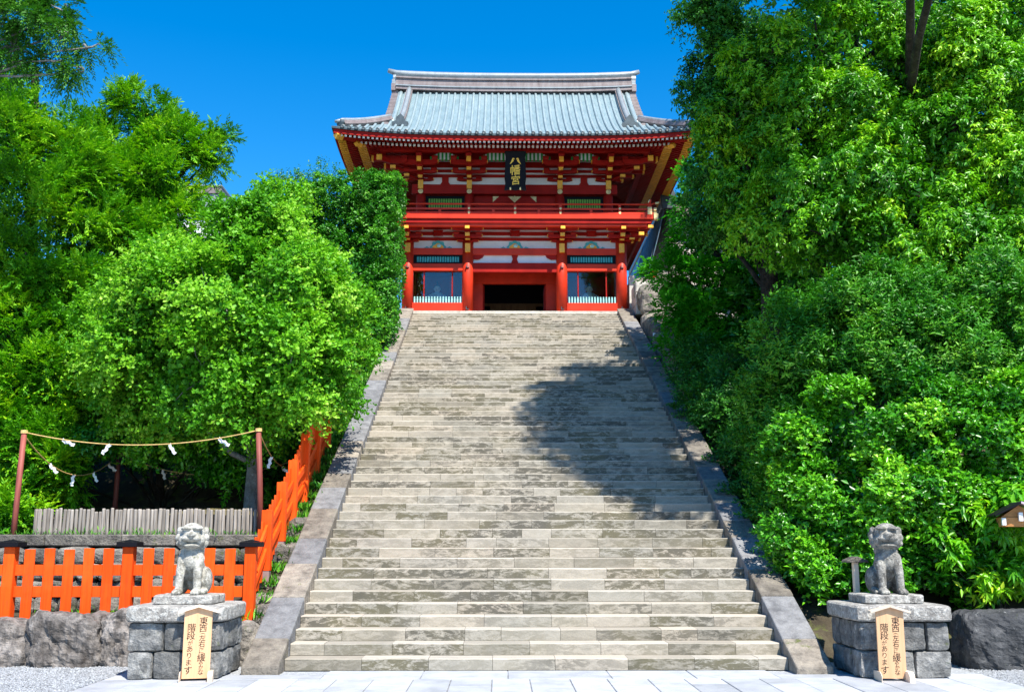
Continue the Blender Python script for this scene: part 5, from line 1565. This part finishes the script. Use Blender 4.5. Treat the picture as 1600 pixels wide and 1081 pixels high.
M['lf_aucuba'] = leaf_mat('laurel_leaf', [(0.0, (0.0361, 0.1844, 0.0081)), (0.45, (0.0974, 0.3837, 0.0126)), (0.8, (0.2680, 0.5841, 0.0198)), (1.0, (0.5116, 0.6148, 0.0261))], 0.36, 0.34, 0.36)
M['lf_ginkgo'] = leaf_mat('ginkgo_leaf', [(0.0, (0.0336, 0.1696, 0.0072)), (0.45, (0.1008, 0.3392, 0.0108)), (0.8, (0.2268, 0.4982, 0.0225)), (1.0, (0.4368, 0.6572, 0.1080))], 0.32, 0.49, 0.24)
M['lf_conifer'] = leaf_mat('conifer_spray', [(0.0, (0.0134, 0.1060, 0.0027)), (0.4, (0.0714, 0.2862, 0.0045)), (0.75, (0.2016, 0.4664, 0.0072)), (1.0, (0.4032, 0.6148, 0.0135))], 0.25, 0.54, 0.21)
M['lf_fir'] = leaf_mat('fir_needle', [(0.0, (0.0118, 0.0763, 0.0081)), (0.5, (0.0361, 0.1696, 0.0126)), (1.0, (0.0974, 0.2608, 0.0207))], 0.21, 0.54, 0.21)
M['lf_clip'] = leaf_mat('clipped_leaf', [(0.0, (0.0134, 0.0954, 0.0054)), (0.5, (0.0420, 0.2226, 0.0090)), (0.85, (0.1176, 0.3922, 0.0225)), (1.0, (0.3360, 0.5830, 0.1170))], 0.22, 0.39, 0.30)

def hz(x, y): return hill_z(x, y) - 0.15
def wl_(x, y, z, r, ry=None, rz=None): return ('w', x, y, z, r, ry or r, rz or r * 0.85)

# --- left side
gb = at(394, 792, 21.6)
tree('ginkgo_tree', 'bright light green young ginkgo tree behind the roped palisade', 'tree',
     [(gb.x, 21.6, 2.0), (gb.x, 21.6, 3.4), (gb.x - 0.05, 21.6, 4.8), (gb.x, 21.7, 6.5), (gb.x + 0.1, 21.8, 8.3)],
     [(295, 438, 22, 1.15, 1.2, 0.85), (378, 392, 22, 1.1, 1.1, 0.8), (425, 385, 22, 0.95, 1.1, 0.85), (250, 465, 21.5, 1.3, 1.2, 1.0), (345, 475, 20.6, 1.4, 1.3, 1.1), (440, 465, 21, 1.4, 1.3, 1.1),
      (478, 440, 22, 0.8, 1.1, 0.8), (520, 505, 22, 0.75, 1.0, 0.75), (225, 555, 21.5, 1.2, 1.1, 0.9), (325, 585, 20.4, 1.35, 1.2, 0.95), (435, 575, 20.4, 1.35, 1.2, 0.95), (505, 585, 21.4, 0.75, 1.0, 0.75),
      (475, 625, 21, 0.8, 0.9, 0.5), (385, 645, 20.8, 1.1, 1.0, 0.65), (250, 635, 22, 1.0, 1.0, 0.7), (535, 560, 22.5, 0.5, 0.8, 0.5), (442, 335, 22.5, 0.4, 0.5, 0.45), (185, 590, 22, 0.7, 0.9, 0.7), (180, 500, 22.3, 0.5, 0.7, 0.5)],
     130000, ('lf_ginkgo', 0.081, 0.077), 0.40, 1.8, 0.42, 11, 'broad', 0.30, 0.10, 'bark_grey', 0.17, 21, shape='fan', core=0.10, twigs=110, limb_r=0.4, shrink=0.80)

def conifer(label, base, top, lobes, total, seed, **kw):
    return tree('conifer_tree', label, 'tree', [base, ((base[0] * 2 + top[0]) / 3, base[1], base[2] * .66 + top[2] * .33), ((base[0] + top[0] * 2) / 3, base[1], base[2] * .33 + top[2] * .66), top],
                lobes, total, ('lf_conifer', 0.112, 0.042), 0.36, 2.4, 0.40, 13, 'spray', 0.32, 0.05, 'bark', 0.24, seed, core=0.12, twigs=80, **kw)
p = at(40, 800, 25.5); q = at(55, 110, 25.5)
conifer('tall yellow green conifer filling the left edge of the picture', (p.x, 25.5, hz(p.x, 25.5)), tuple(q),
        [(0, 150, 25, 0.8, 1.0, 0.8), (55, 200, 25, 0.9, 1.0, 0.8), (10, 230, 24.6, 1.3, 1.1, 1.0), (105, 265, 25, 1.0, 1.0, 0.9), (40, 320, 24.4, 1.4, 1.2, 0.9), (125, 345, 25, 1.0, 1.1, 0.7), (-20, 420, 24.4, 1.4, 1.2, 1.0), (75, 430, 24.0, 1.3, 1.1, 0.8),
         (20, 520, 23.8, 1.3, 1.1, 0.9), (115, 500, 24.2, 1.1, 1.1, 0.8), (70, 590, 23.6, 1.2, 1.0, 0.8), (0, 640, 23.4, 1.2, 1.0, 0.9), (130, 620, 24, 0.9, 0.9, 0.7), (60, 690, 23.2, 0.9, 0.9, 0.6), (20, 760, 22.6, 0.8, 0.8, 0.6), (110, 735, 23.0, 0.6, 0.7, 0.5), (15, 815, 21.5, 0.55, 0.6, 0.35)], 122000, 31)
p = at(215, 780, 27.5); q = at(225, 165, 27.5)
conifer('yellow green conifer with a bare curved limb left of the hall gable', (p.x, 27.5, hz(p.x, 27.5)), tuple(q),
        [(222, 185, 27.5, 0.7, 0.8, 0.8), (262, 230, 27.5, 0.9, 0.9, 0.7), (190, 250, 27.3, 0.9, 0.9, 0.8), (165, 200, 27.8, 0.5, 0.6, 0.5), (240, 290, 27, 1.2, 1.1, 0.8), (305, 240, 27.6, 0.5, 0.6, 0.45), (338, 212, 27.6, 0.28, 0.4, 0.25), (325, 252, 27.5, 0.35, 0.5, 0.25), (262, 305, 27.3, 0.7, 0.8, 0.6), (165, 310, 26.8, 1.0, 1.0, 0.8),
         (200, 380, 26.4, 1.2, 1.1, 0.9), (270, 370, 27, 1.0, 1.0, 0.8), (160, 440, 26.2, 1.0, 1.0, 0.8), (150, 270, 27, 0.8, 0.8, 0.7), (180, 530, 26, 1.0, 1.0, 0.8)], 88000, 32)
tree('broadleaf_shrub', 'dark glossy evergreen shrubs in the shade behind the log palisade', 'shrub', [(at(250, 790, 25.4).x, 25.4, 2.4), (at(250, 700, 25.4).x, 25.4, 4.0)],
     [(160, 650, 25.6, 1.1, 0.9, 1.0), (235, 690, 25.2, 1.1, 0.9, 0.9), (320, 690, 25.0, 1.1, 0.9, 0.9), (260, 610, 26, 1.3, 1.0, 1.0), (390, 700, 25.4, 1.0, 0.9, 0.8), (440, 740, 24.8, 0.8, 0.8, 0.8), (350, 620, 26, 1.5, 1.0, 1.1), (150, 560, 26.5, 1.4, 1.0, 1.2), (480, 690, 25, 0.9, 0.9, 0.9), (70, 740, 25, 1.0, 0.9, 0.9), (240, 690, 22.9, 0.7, 0.5, 0.5), (320, 705, 22.7, 0.7, 0.5, 0.5), (170, 690, 23, 0.6, 0.5, 0.5), (345, 735, 22.6, 0.5, 0.4, 0.4), (440, 640, 26, 1.2, 1, 1)],
     58000, ('lf_shrub', 0.105, 0.056), 0.28, 2.6, 0.3, 8, 'droop', 0.4, 0.1, 'bark', 0.12, 41, core=0.2)
for (px_, py_2, Yv, w_, h_, lab, sd) in ((110, 560, 31, 5.0, 4.6, 'deep green evergreen tree closing the view behind the left conifers', 51), (400, 560, 31, 4.6, 4.0, 'deep green evergreen tree behind the ginkgo', 52)):
    c = at(px_, py_2, Yv)
    tree('evergreen_tree', lab, 'tree', [(c.x, Yv, hz(c.x, Yv)), (c.x, Yv, c.z - 1), (c.x + 0.2, Yv, c.z + 1.5)],
         [wl_(c.x + dx * w_, Yv + dy, c.z + dz * h_, 2.0) for dx, dy, dz in ((-0.7, 0, -0.3), (0, -0.3, -0.4), (0.7, 0, -0.3), (-0.5, 0.2, 0.25), (0.25, 0, 0.15), (0.75, 0.3, 0.2), (-0.1, 0.4, 0.5), (-0.9, 0.3, 0.6 if sd == 51 else 0.0))],
         17000, ('lf_dark', 0.22, 0.11), 0.45, 1.4, 0.5, 9, 'broad', 0.4, 0.1, 'bark', 0.3, sd, core=0.4, back=0.2, clip=lambda P: P[:, 0] < -4.4)
def plane_clip(P): return (P[:, 0] < -3.38 + 0.05 * np.sin(P[:, 1] * 5 + P[:, 2] * 7)) & (P[:, 2] < 14.4)
c = at(570, 500, 34)
tree('clipped_evergreen_shrub', 'dense clipped evergreen with a flat trimmed side against the gate', 'shrub', [(c.x, 34, hz(c.x, 34)), (c.x, 34, c.z)],
     [(590, 330, 34.2, 1.4, 1.6, 1.25), (600, 400, 34, 1.3, 1.7, 1.3), (595, 470, 33.4, 1.3, 1.6, 1.1), (530, 340, 34.2, 1.4, 1.5, 1.5), (520, 430, 34, 1.6, 1.5, 1.5), (580, 520, 32.4, 1.2, 1.3, 1.0), (480, 360, 34.6, 1.2, 1.2, 1.4), (545, 580, 30.5, 0.9, 1.2, 1.0), (605, 310, 34.6, 1.0, 1.4, 0.9)],
     84000, ('lf_clip', 0.090, 0.053), 0.20, 5.0, 0.15, 8, 'broad', 0.35, 0.0, 'bark', 0.16, 61, clip=plane_clip, core=0.35, shrink=1.0)
c = at(470, 285, 35.5)
tree('twiggy_shrub', 'thin dark twigs rising above the clipped evergreen', 'shrub', [(c.x, 35.5, hz(c.x, 35.5)), (c.x, 35.5, c.z - 1), (c.x, 35.5, c.z)],
     [(450, 290, 35.5, 0.5, 0.5, 0.4), (490, 280, 35.5, 0.6, 0.5, 0.35), (530, 285, 35.5, 0.5, 0.5, 0.3), (470, 310, 35.5, 0.8, 0.5, 0.5)], 2600, ('lf_dark', 0.09, 0.05), 0.25, 3, 0.4, 8, 'broad', 0.8, 0.0, 'bark', 0.1, 62)
c = at(-60, 40, 21)
tree('fir_tree', 'dark fir with pale bare branches reaching in at the upper left corner', 'tree', [(c.x - 1.2, 21, hz(c.x, 21)), (c.x - 1.1, 21, 6), (c.x - 1.05, 21, 11.5), (c.x - 1.0, 21, 12.6), (c.x - 0.95, 21, 13.6), (c.x - 0.9, 21, 15)],
     [(5, 20, 20.8, 0.9, 0.8, 0.4), (60, 35, 20.6, 0.7, 0.7, 0.35), (105, 55, 20.5, 0.55, 0.6, 0.28), (135, 75, 20.5, 0.35, 0.5, 0.25), (95, 95, 20.5, 0.5, 0.5, 0.22), (130, 108, 20.4, 0.25, 0.4, 0.18), (20, 75, 20.8, 0.7, 0.7, 0.4), (55, 5, 20.8, 0.7, 0.6, 0.35), (-20, 45, 20.8, 0.7, 0.7, 0.4), (100, 20, 20.6, 0.4, 0.5, 0.2)],
     19000, ('lf_fir', 0.10, 0.030), 0.16, 4.0, 0.34, 12, 'spray', -0.15, 0.35, 'bark_grey', 0.22, 71, twigs=120, limb_r=0.22)

# --- right side
cb = at(1375, 600, 25)
tree('camphor_tree', 'huge camphor tree with glossy sunlit leaf clumps filling the upper right', 'tree',
     [(cb.x, 25, hz(cb.x, 25)), (cb.x + 0.1, 25, 6.5), (cb.x - 0.1, 24.6, 10.5), (cb.x - 0.2, 24.6, 14)],
     [(1195, 105, 23.5, 1.1, 1.2, 1.0), (1275, 75, 23.2, 1.3, 1.3, 1.0), (1150, 180, 24, 0.9, 1.1, 1.0), (1240, 190, 23.2, 1.3, 1.2, 1.1), (1335, 190, 23.2, 1.3, 1.2, 1.0), (1420, 150, 23, 1.0, 1.1, 1.1), (1400, 70, 23.4, 0.9, 1.0, 0.8), (1560, 40, 22.6, 1.0, 1.0, 1.0), (1330, 10, 23.6, 0.8, 0.9, 0.6), (1500, 90, 22.6, 1.3, 1.2, 1.2), (1560, 170, 22.4, 1.3, 1.2, 1.2), (1480, 220, 22.4, 1.3, 1.2, 1.1), (1580, 290, 22.2, 1.2, 1.1, 1.1),
      (1270, 290, 22.6, 1.1, 1.2, 0.9), (1360, 280, 22.2, 1.2, 1.2, 1.0), (1440, 310, 22, 1.1, 1.1, 0.9), (1220, 350, 23, 1.1, 1.2, 0.8), (1310, 370, 22.4, 1.2, 1.2, 0.8), (1400, 390, 22, 1.1, 1.1, 0.7), (1500, 360, 21.8, 1.2, 1.1, 0.9), (1570, 410, 21.6, 1.1, 1.0, 0.7), (1180, 290, 24, 0.9, 1.1, 0.9), (1500, 420, 21.6, 1.0, 1.0, 0.5),
      ],
     138000, ('lf_camphor', 0.125, 0.054), 0.50, 1.25, 0.30, 11, 'droop', 0.55, 0.12, 'bark', 0.5, 81, core=0.10, twigs=90, limb_r=0.26, shrink=0.84)
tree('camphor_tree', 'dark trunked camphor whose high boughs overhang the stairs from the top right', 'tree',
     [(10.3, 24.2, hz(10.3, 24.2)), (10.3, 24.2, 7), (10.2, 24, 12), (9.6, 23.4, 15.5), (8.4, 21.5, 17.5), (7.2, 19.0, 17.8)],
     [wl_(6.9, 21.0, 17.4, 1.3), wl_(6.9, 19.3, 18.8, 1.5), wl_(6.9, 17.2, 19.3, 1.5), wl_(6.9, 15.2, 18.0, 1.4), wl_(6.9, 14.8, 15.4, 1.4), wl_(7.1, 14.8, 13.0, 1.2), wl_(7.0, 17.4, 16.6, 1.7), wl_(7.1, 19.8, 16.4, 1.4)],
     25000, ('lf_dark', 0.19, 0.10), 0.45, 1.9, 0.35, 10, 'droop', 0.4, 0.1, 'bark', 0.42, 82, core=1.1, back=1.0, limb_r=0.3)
tree('evergreen_tree', 'tall shaded evergreen rising right of the gate roof', 'tree', [(6.9, 25.4, hz(6.9, 25.4)), (6.9, 25.4, 8), (6.8, 25.4, 12), (6.6, 25.2, 15)],
     [(1116, 25, 24.6, 0.65, 0.8, 0.9), (1124, 105, 24.6, 0.65, 0.8, 0.9), (1124, 190, 24.8, 0.55, 0.8, 0.8), (1136, 265, 25.2, 0.75, 0.8, 0.8), (1166, 60, 25, 0.9, 0.8, 1.0), (1171, 155, 25.2, 0.9, 0.8, 1.0), (1191, 255, 25.6, 1.0, 0.8, 0.9), (1098, 145, 24.8, 0.35, 0.5, 0.5), (1094, 20, 24.6, 0.4, 0.5, 0.5), (1126, 330, 26, 0.65, 0.8, 0.7), (1196, 340, 26, 1.0, 0.8, 0.8)],
     44000, ('lf_dark', 0.115, 0.056), 0.32, 2.8, 0.36, 10, 'droop', 0.35, 0.1, 'bark', 0.3, 83, core=0.15)
for (x_, Yv, z_, lab, sd) in ((13.5, 33, 16.5, 'deep green evergreen closing the view behind the camphor', 84), (19.0, 31, 16.0, 'deep green evergreen behind the camphor at the right edge', 85), (11.0, 29.0, 8.5, 'low dark evergreen under the camphor boughs', 86), (16.0, 27, 7.0, 'low dark evergreen at the right edge under the camphor', 87)):
    hi = 1.0 if sd < 86 else 0.55
    tree('evergreen_tree', lab, 'tree', [(x_, Yv, hz(x_, Yv)), (x_, Yv, z_ - 1), (x_ + 0.2, Yv, z_ + 2 * hi)],
         [wl_(x_ + dx, Yv + dy, z_ + dz * hi, 2.2) for dx, dy, dz in ((-2.6, 0, -2), (0, -0.3, -2.4), (2.6, 0, -2), (-1.8, 0.2, 1), (0.8, 0, 0.6), (2.6, 0.3, 1.2), (-0.4, 0.4, 3), (2.2, 0.4, 4), (-2.2, 0, 4.2), (0, 0, 5.5), (-1.5, 0, -4.5), (1.5, 0, -4.5), (-3.2, 0, 6.5), (2.8, 0, 7))],
         17000, ('lf_dark', 0.23, 0.12), 0.45, 1.3, 0.5, 9, 'broad', 0.4, 0.1, 'bark', 0.35, sd, core=0.4, back=0.2)
mb_ = at(1190, 560, 30.5)
tree('maple_tree', 'fresh green maple with layered sprays between the stairs and the camphor', 'tree',
     [(mb_.x, 30.5, hz(mb_.x, 30.5)), (mb_.x - 0.1, 30.4, mb_.z + 1.2), (mb_.x - 0.9, 30.2, mb_.z + 2.6), (mb_.x - 2.0, 30.4, mb_.z + 4.2)],
     [(1070, 330, 31, 0.5, 0.8, 0.32), (1090, 380, 31, 0.8, 0.9, 0.40), (1130, 350, 30.6, 1.1, 1.0, 0.5), (1045, 430, 30.6, 0.6, 0.8, 0.35), (1100, 440, 30.2, 1.1, 1.0, 0.45), (1165, 420, 29.8, 1.2, 1.0, 0.55), (1060, 490, 29.8, 0.8, 0.9, 0.35), (1120, 500, 29.4, 1.2, 1.0, 0.5), (1185, 490, 29, 1.1, 1.0, 0.55), (1090, 545, 29.0, 0.9, 0.8, 0.3), (1150, 550, 28.6, 1.1, 0.9, 0.4), (1220, 520, 28.6, 1.0, 0.9, 0.6), (1082, 275, 31.4, 0.45, 0.7, 0.3), (1225, 440, 29, 1.1, 1, 0.6)],
     66000, ('lf_maple', 0.10, 0.070), 0.32, 3.0, 0.36, 9, 'spray', 0.05, 0.12, 'bark', 0.17, 91, twigs=80, limb_r=0.35)
tree('yew_shrub', 'very dark shrub crowding the kerb halfway up the stairs', 'shrub', [(6.2, 25.5, hz(6.2, 25.5)), (6.2, 25.5, 5.5)],
     [(1085, 575, 27.5, 0.7, 0.8, 0.7), (1120, 590, 26.5, 0.9, 0.9, 0.9), (1100, 640, 25.2, 0.6, 0.8, 0.7), (1140, 660, 24.2, 0.8, 0.9, 0.9), (1150, 610, 25, 0.9, 0.9, 0.9), (1165, 720, 22.6, 0.65, 0.8, 0.8), (1190, 780, 21, 0.6, 0.8, 0.8), (1215, 840, 19.6, 0.55, 0.8, 0.7), (1240, 890, 18.4, 0.5, 0.7, 0.5)],
     32000, ('lf_dark', 0.098, 0.042), 0.26, 4.0, 0.30, 10, 'broad', 0.35, 0.05, 'bark', 0.12, 92, core=0.2)
tree('fine_leaved_shrub', 'tall fine leaved shrub bank above the glossy hedge', 'shrub', [(8.2, 19.6, hz(8.2, 19.6)), (8.2, 19.6, 4.5)],
     [(1230, 590, 20.2, 1.0, 1.0, 1.0), (1320, 560, 19.8, 1.15, 1.0, 1.0), (1290, 500, 20.6, 0.9, 0.9, 0.8), (1370, 500, 20.0, 1.0, 1.0, 0.95), (1420, 560, 19.2, 1.2, 1.0, 1.0), (1510, 580, 18.8, 1.2, 1.0, 1.1), (1590, 550, 18.6, 1.2, 1.0, 1.2), (1200, 640, 20.6, 0.55, 0.9, 0.8), (1215, 700, 20.0, 0.5, 0.9, 0.9), (1460, 500, 19.6, 0.9, 0.9, 0.8), (1540, 480, 19.2, 0.9, 0.9, 0.8), (1235, 770, 19.0, 0.5, 0.9, 0.8), (1590, 460, 19.2, 0.8, 0.9, 0.6)],
     100000, ('lf_fine', 0.104, 0.041), 0.38, 2.4, 0.28, 11, 'broad', 0.65, -0.05, 'bark', 0.14, 93, core=0.12, twigs=90)
tree('glossy_shrub', 'rounded glossy leaved hedge shrub behind the dark lion', 'shrub', [(7.9, 17.8, hz(7.9, 17.8)), (7.9, 17.8, 2.8)],
     [(1290, 790, 17.9, 0.85, 0.85, 0.9), (1340, 690, 18.0, 1.1, 0.95, 0.95), (1430, 690, 17.6, 1.15, 0.95, 1.0), (1520, 700, 17.4, 1.15, 0.95, 1.05), (1605, 690, 17.5, 1.1, 1.0, 1.1), (1265, 720, 18.4, 0.75, 0.85, 0.8), (1245, 830, 17.8, 0.6, 0.75, 0.7), (1380, 790, 17.2, 1.0, 0.85, 0.9), (1470, 800, 17.1, 0.95, 0.8, 0.9), (1560, 800, 17.2, 0.95, 0.8, 0.9), (1310, 870, 17.3, 0.75, 0.7, 0.6), (1400, 880, 17.0, 0.8, 0.65, 0.6), (1490, 890, 17.0, 0.7, 0.6, 0.5), (1580, 890, 17.0, 0.8, 0.7, 0.6), (1275, 900, 17.4, 0.5, 0.6, 0.4), (1650, 800, 17.4, 0.9, 0.8, 0.9)],
     112000, ('lf_shrub', 0.093, 0.052), 0.34, 2.6, 0.15, 8, 'broad', 0.5, 0.04, 'bark', 0.12, 94, core=0.12, twigs=90)
tree('laurel_shrub', 'large leaved yellow green laurel sprigs under the wooden notice box', 'shrub', [(7.9, 16.6, hz(7.9, 16.9)), (7.9, 16.6, 1.6)],
     [(1500, 820, 16.5, 0.40, 0.35, 0.30), (1550, 850, 16.3, 0.45, 0.35, 0.35), (1460, 870, 16.4, 0.30, 0.30, 0.25), (1510, 905, 16.2, 0.40, 0.30, 0.25), (1590, 890, 16.3, 0.35, 0.30, 0.30), (1430, 790, 16.6, 0.25, 0.25, 0.2), (1580, 800, 16.4, 0.3, 0.3, 0.25)],
     3600, ('lf_aucuba', 0.16, 0.062), 0.16, 6.0, 0.22, 7, 'droop', 0.7, 0.05, 'bark', 0.05, 95, curl=0.25, twigs=40)

# --- shrubs just beyond the picture's sides
tree('broadleaf_shrub', 'dark evergreen shrub beyond the left conifer', 'shrub', [(-14.5, 22.5, hz(-14.5, 22.5)), (-14.5, 22.5, 3.5)],
     [wl_(-13.2, 20.6, 2.6, 1.2), wl_(-15.0, 20.8, 3.2, 1.5), wl_(-14.2, 22.4, 4.8, 1.6), wl_(-16.6, 22, 3.8, 1.7)], 5500, ('lf_dark', 0.22, 0.11), 0.4, 1.5, 0.4, 8, 'broad', 0.4, 0.1, 'bark', 0.12, 111, core=0.3)
tree('broadleaf_shrub', 'dark evergreen shrub beyond the right end of the hedge', 'shrub', [(12.2, 19.0, hz(12.2, 19.0)), (12.2, 19.0, 3.5)],
     [wl_(11.0, 17.8, 2.2, 1.2), wl_(12.6, 18.0, 2.6, 1.4), wl_(11.6, 19.4, 4.6, 1.5), wl_(13.8, 19.2, 4.0, 1.6)], 5500, ('lf_dark', 0.20, 0.10), 0.4, 1.5, 0.4, 8, 'broad', 0.4, 0.1, 'bark', 0.12, 112, core=0.3)

# --- weeds and moss tufts
def tufts(label, spots, n, h, seed, mat='lf_fine', name='weeds'):
    rg = np.random.default_rng(seed)
    sp = np.array(spots, float)
    j = rg.integers(0, len(sp), n)
    P_ = sp[j, :3] + rg.normal(size=(n, 3)) * sp[j, 3:4] * np.array([1, 0.6, 0.15])
    D = unit(np.stack([rg.normal(size=n) * 0.5, rg.normal(size=n) * 0.5 - 0.2, np.full(n, 1.0)], 1))
    Nn = unit(rg.normal(size=(n, 3)) + np.array([0, -1.0, 0.3]))
    o = leaf_soup(name, P_, D, Nn, h * rg.uniform(0.5, 1.3, n), h * 0.16 * rg.uniform(0.7, 1.3, n), rg.random(n), M[mat], None)
    return tag(o, label, 'weeds', kind='stuff')
tufts('grass tufts and weeds on the terrace in front of the palisade', [(x_, y_, z_, 0.22) for x_, y_, z_ in [(-9.2 + 0.37 * k, 18.9 + 0.2 * math.sin(k * 2.1), 1.92) for k in range(14)] + [(-7.6 + 0.5 * k, 17.6 + 0.3 * math.sin(k), 0.6) for k in range(8)]], 620, 0.10, 5)
tufts('weeds growing between the stair kerb and the stepped fence', [(xl(y) - 0.75, y, hill_z(xl(y) - 0.75, y) + 0.02, 0.16) for y in np.arange(16.6, 30, 0.5)], 5200, 0.17, 6)
print('LEAVES', COUNT[0], 'TRIS', sum(len(p_.vertices) - 2 for o_ in SC.objects if o_.type == 'MESH' and o_.data.users == 1 and len(o_.data.polygons) < 20000 for p_ in o_.data.polygons) + 2 * COUNT[0])
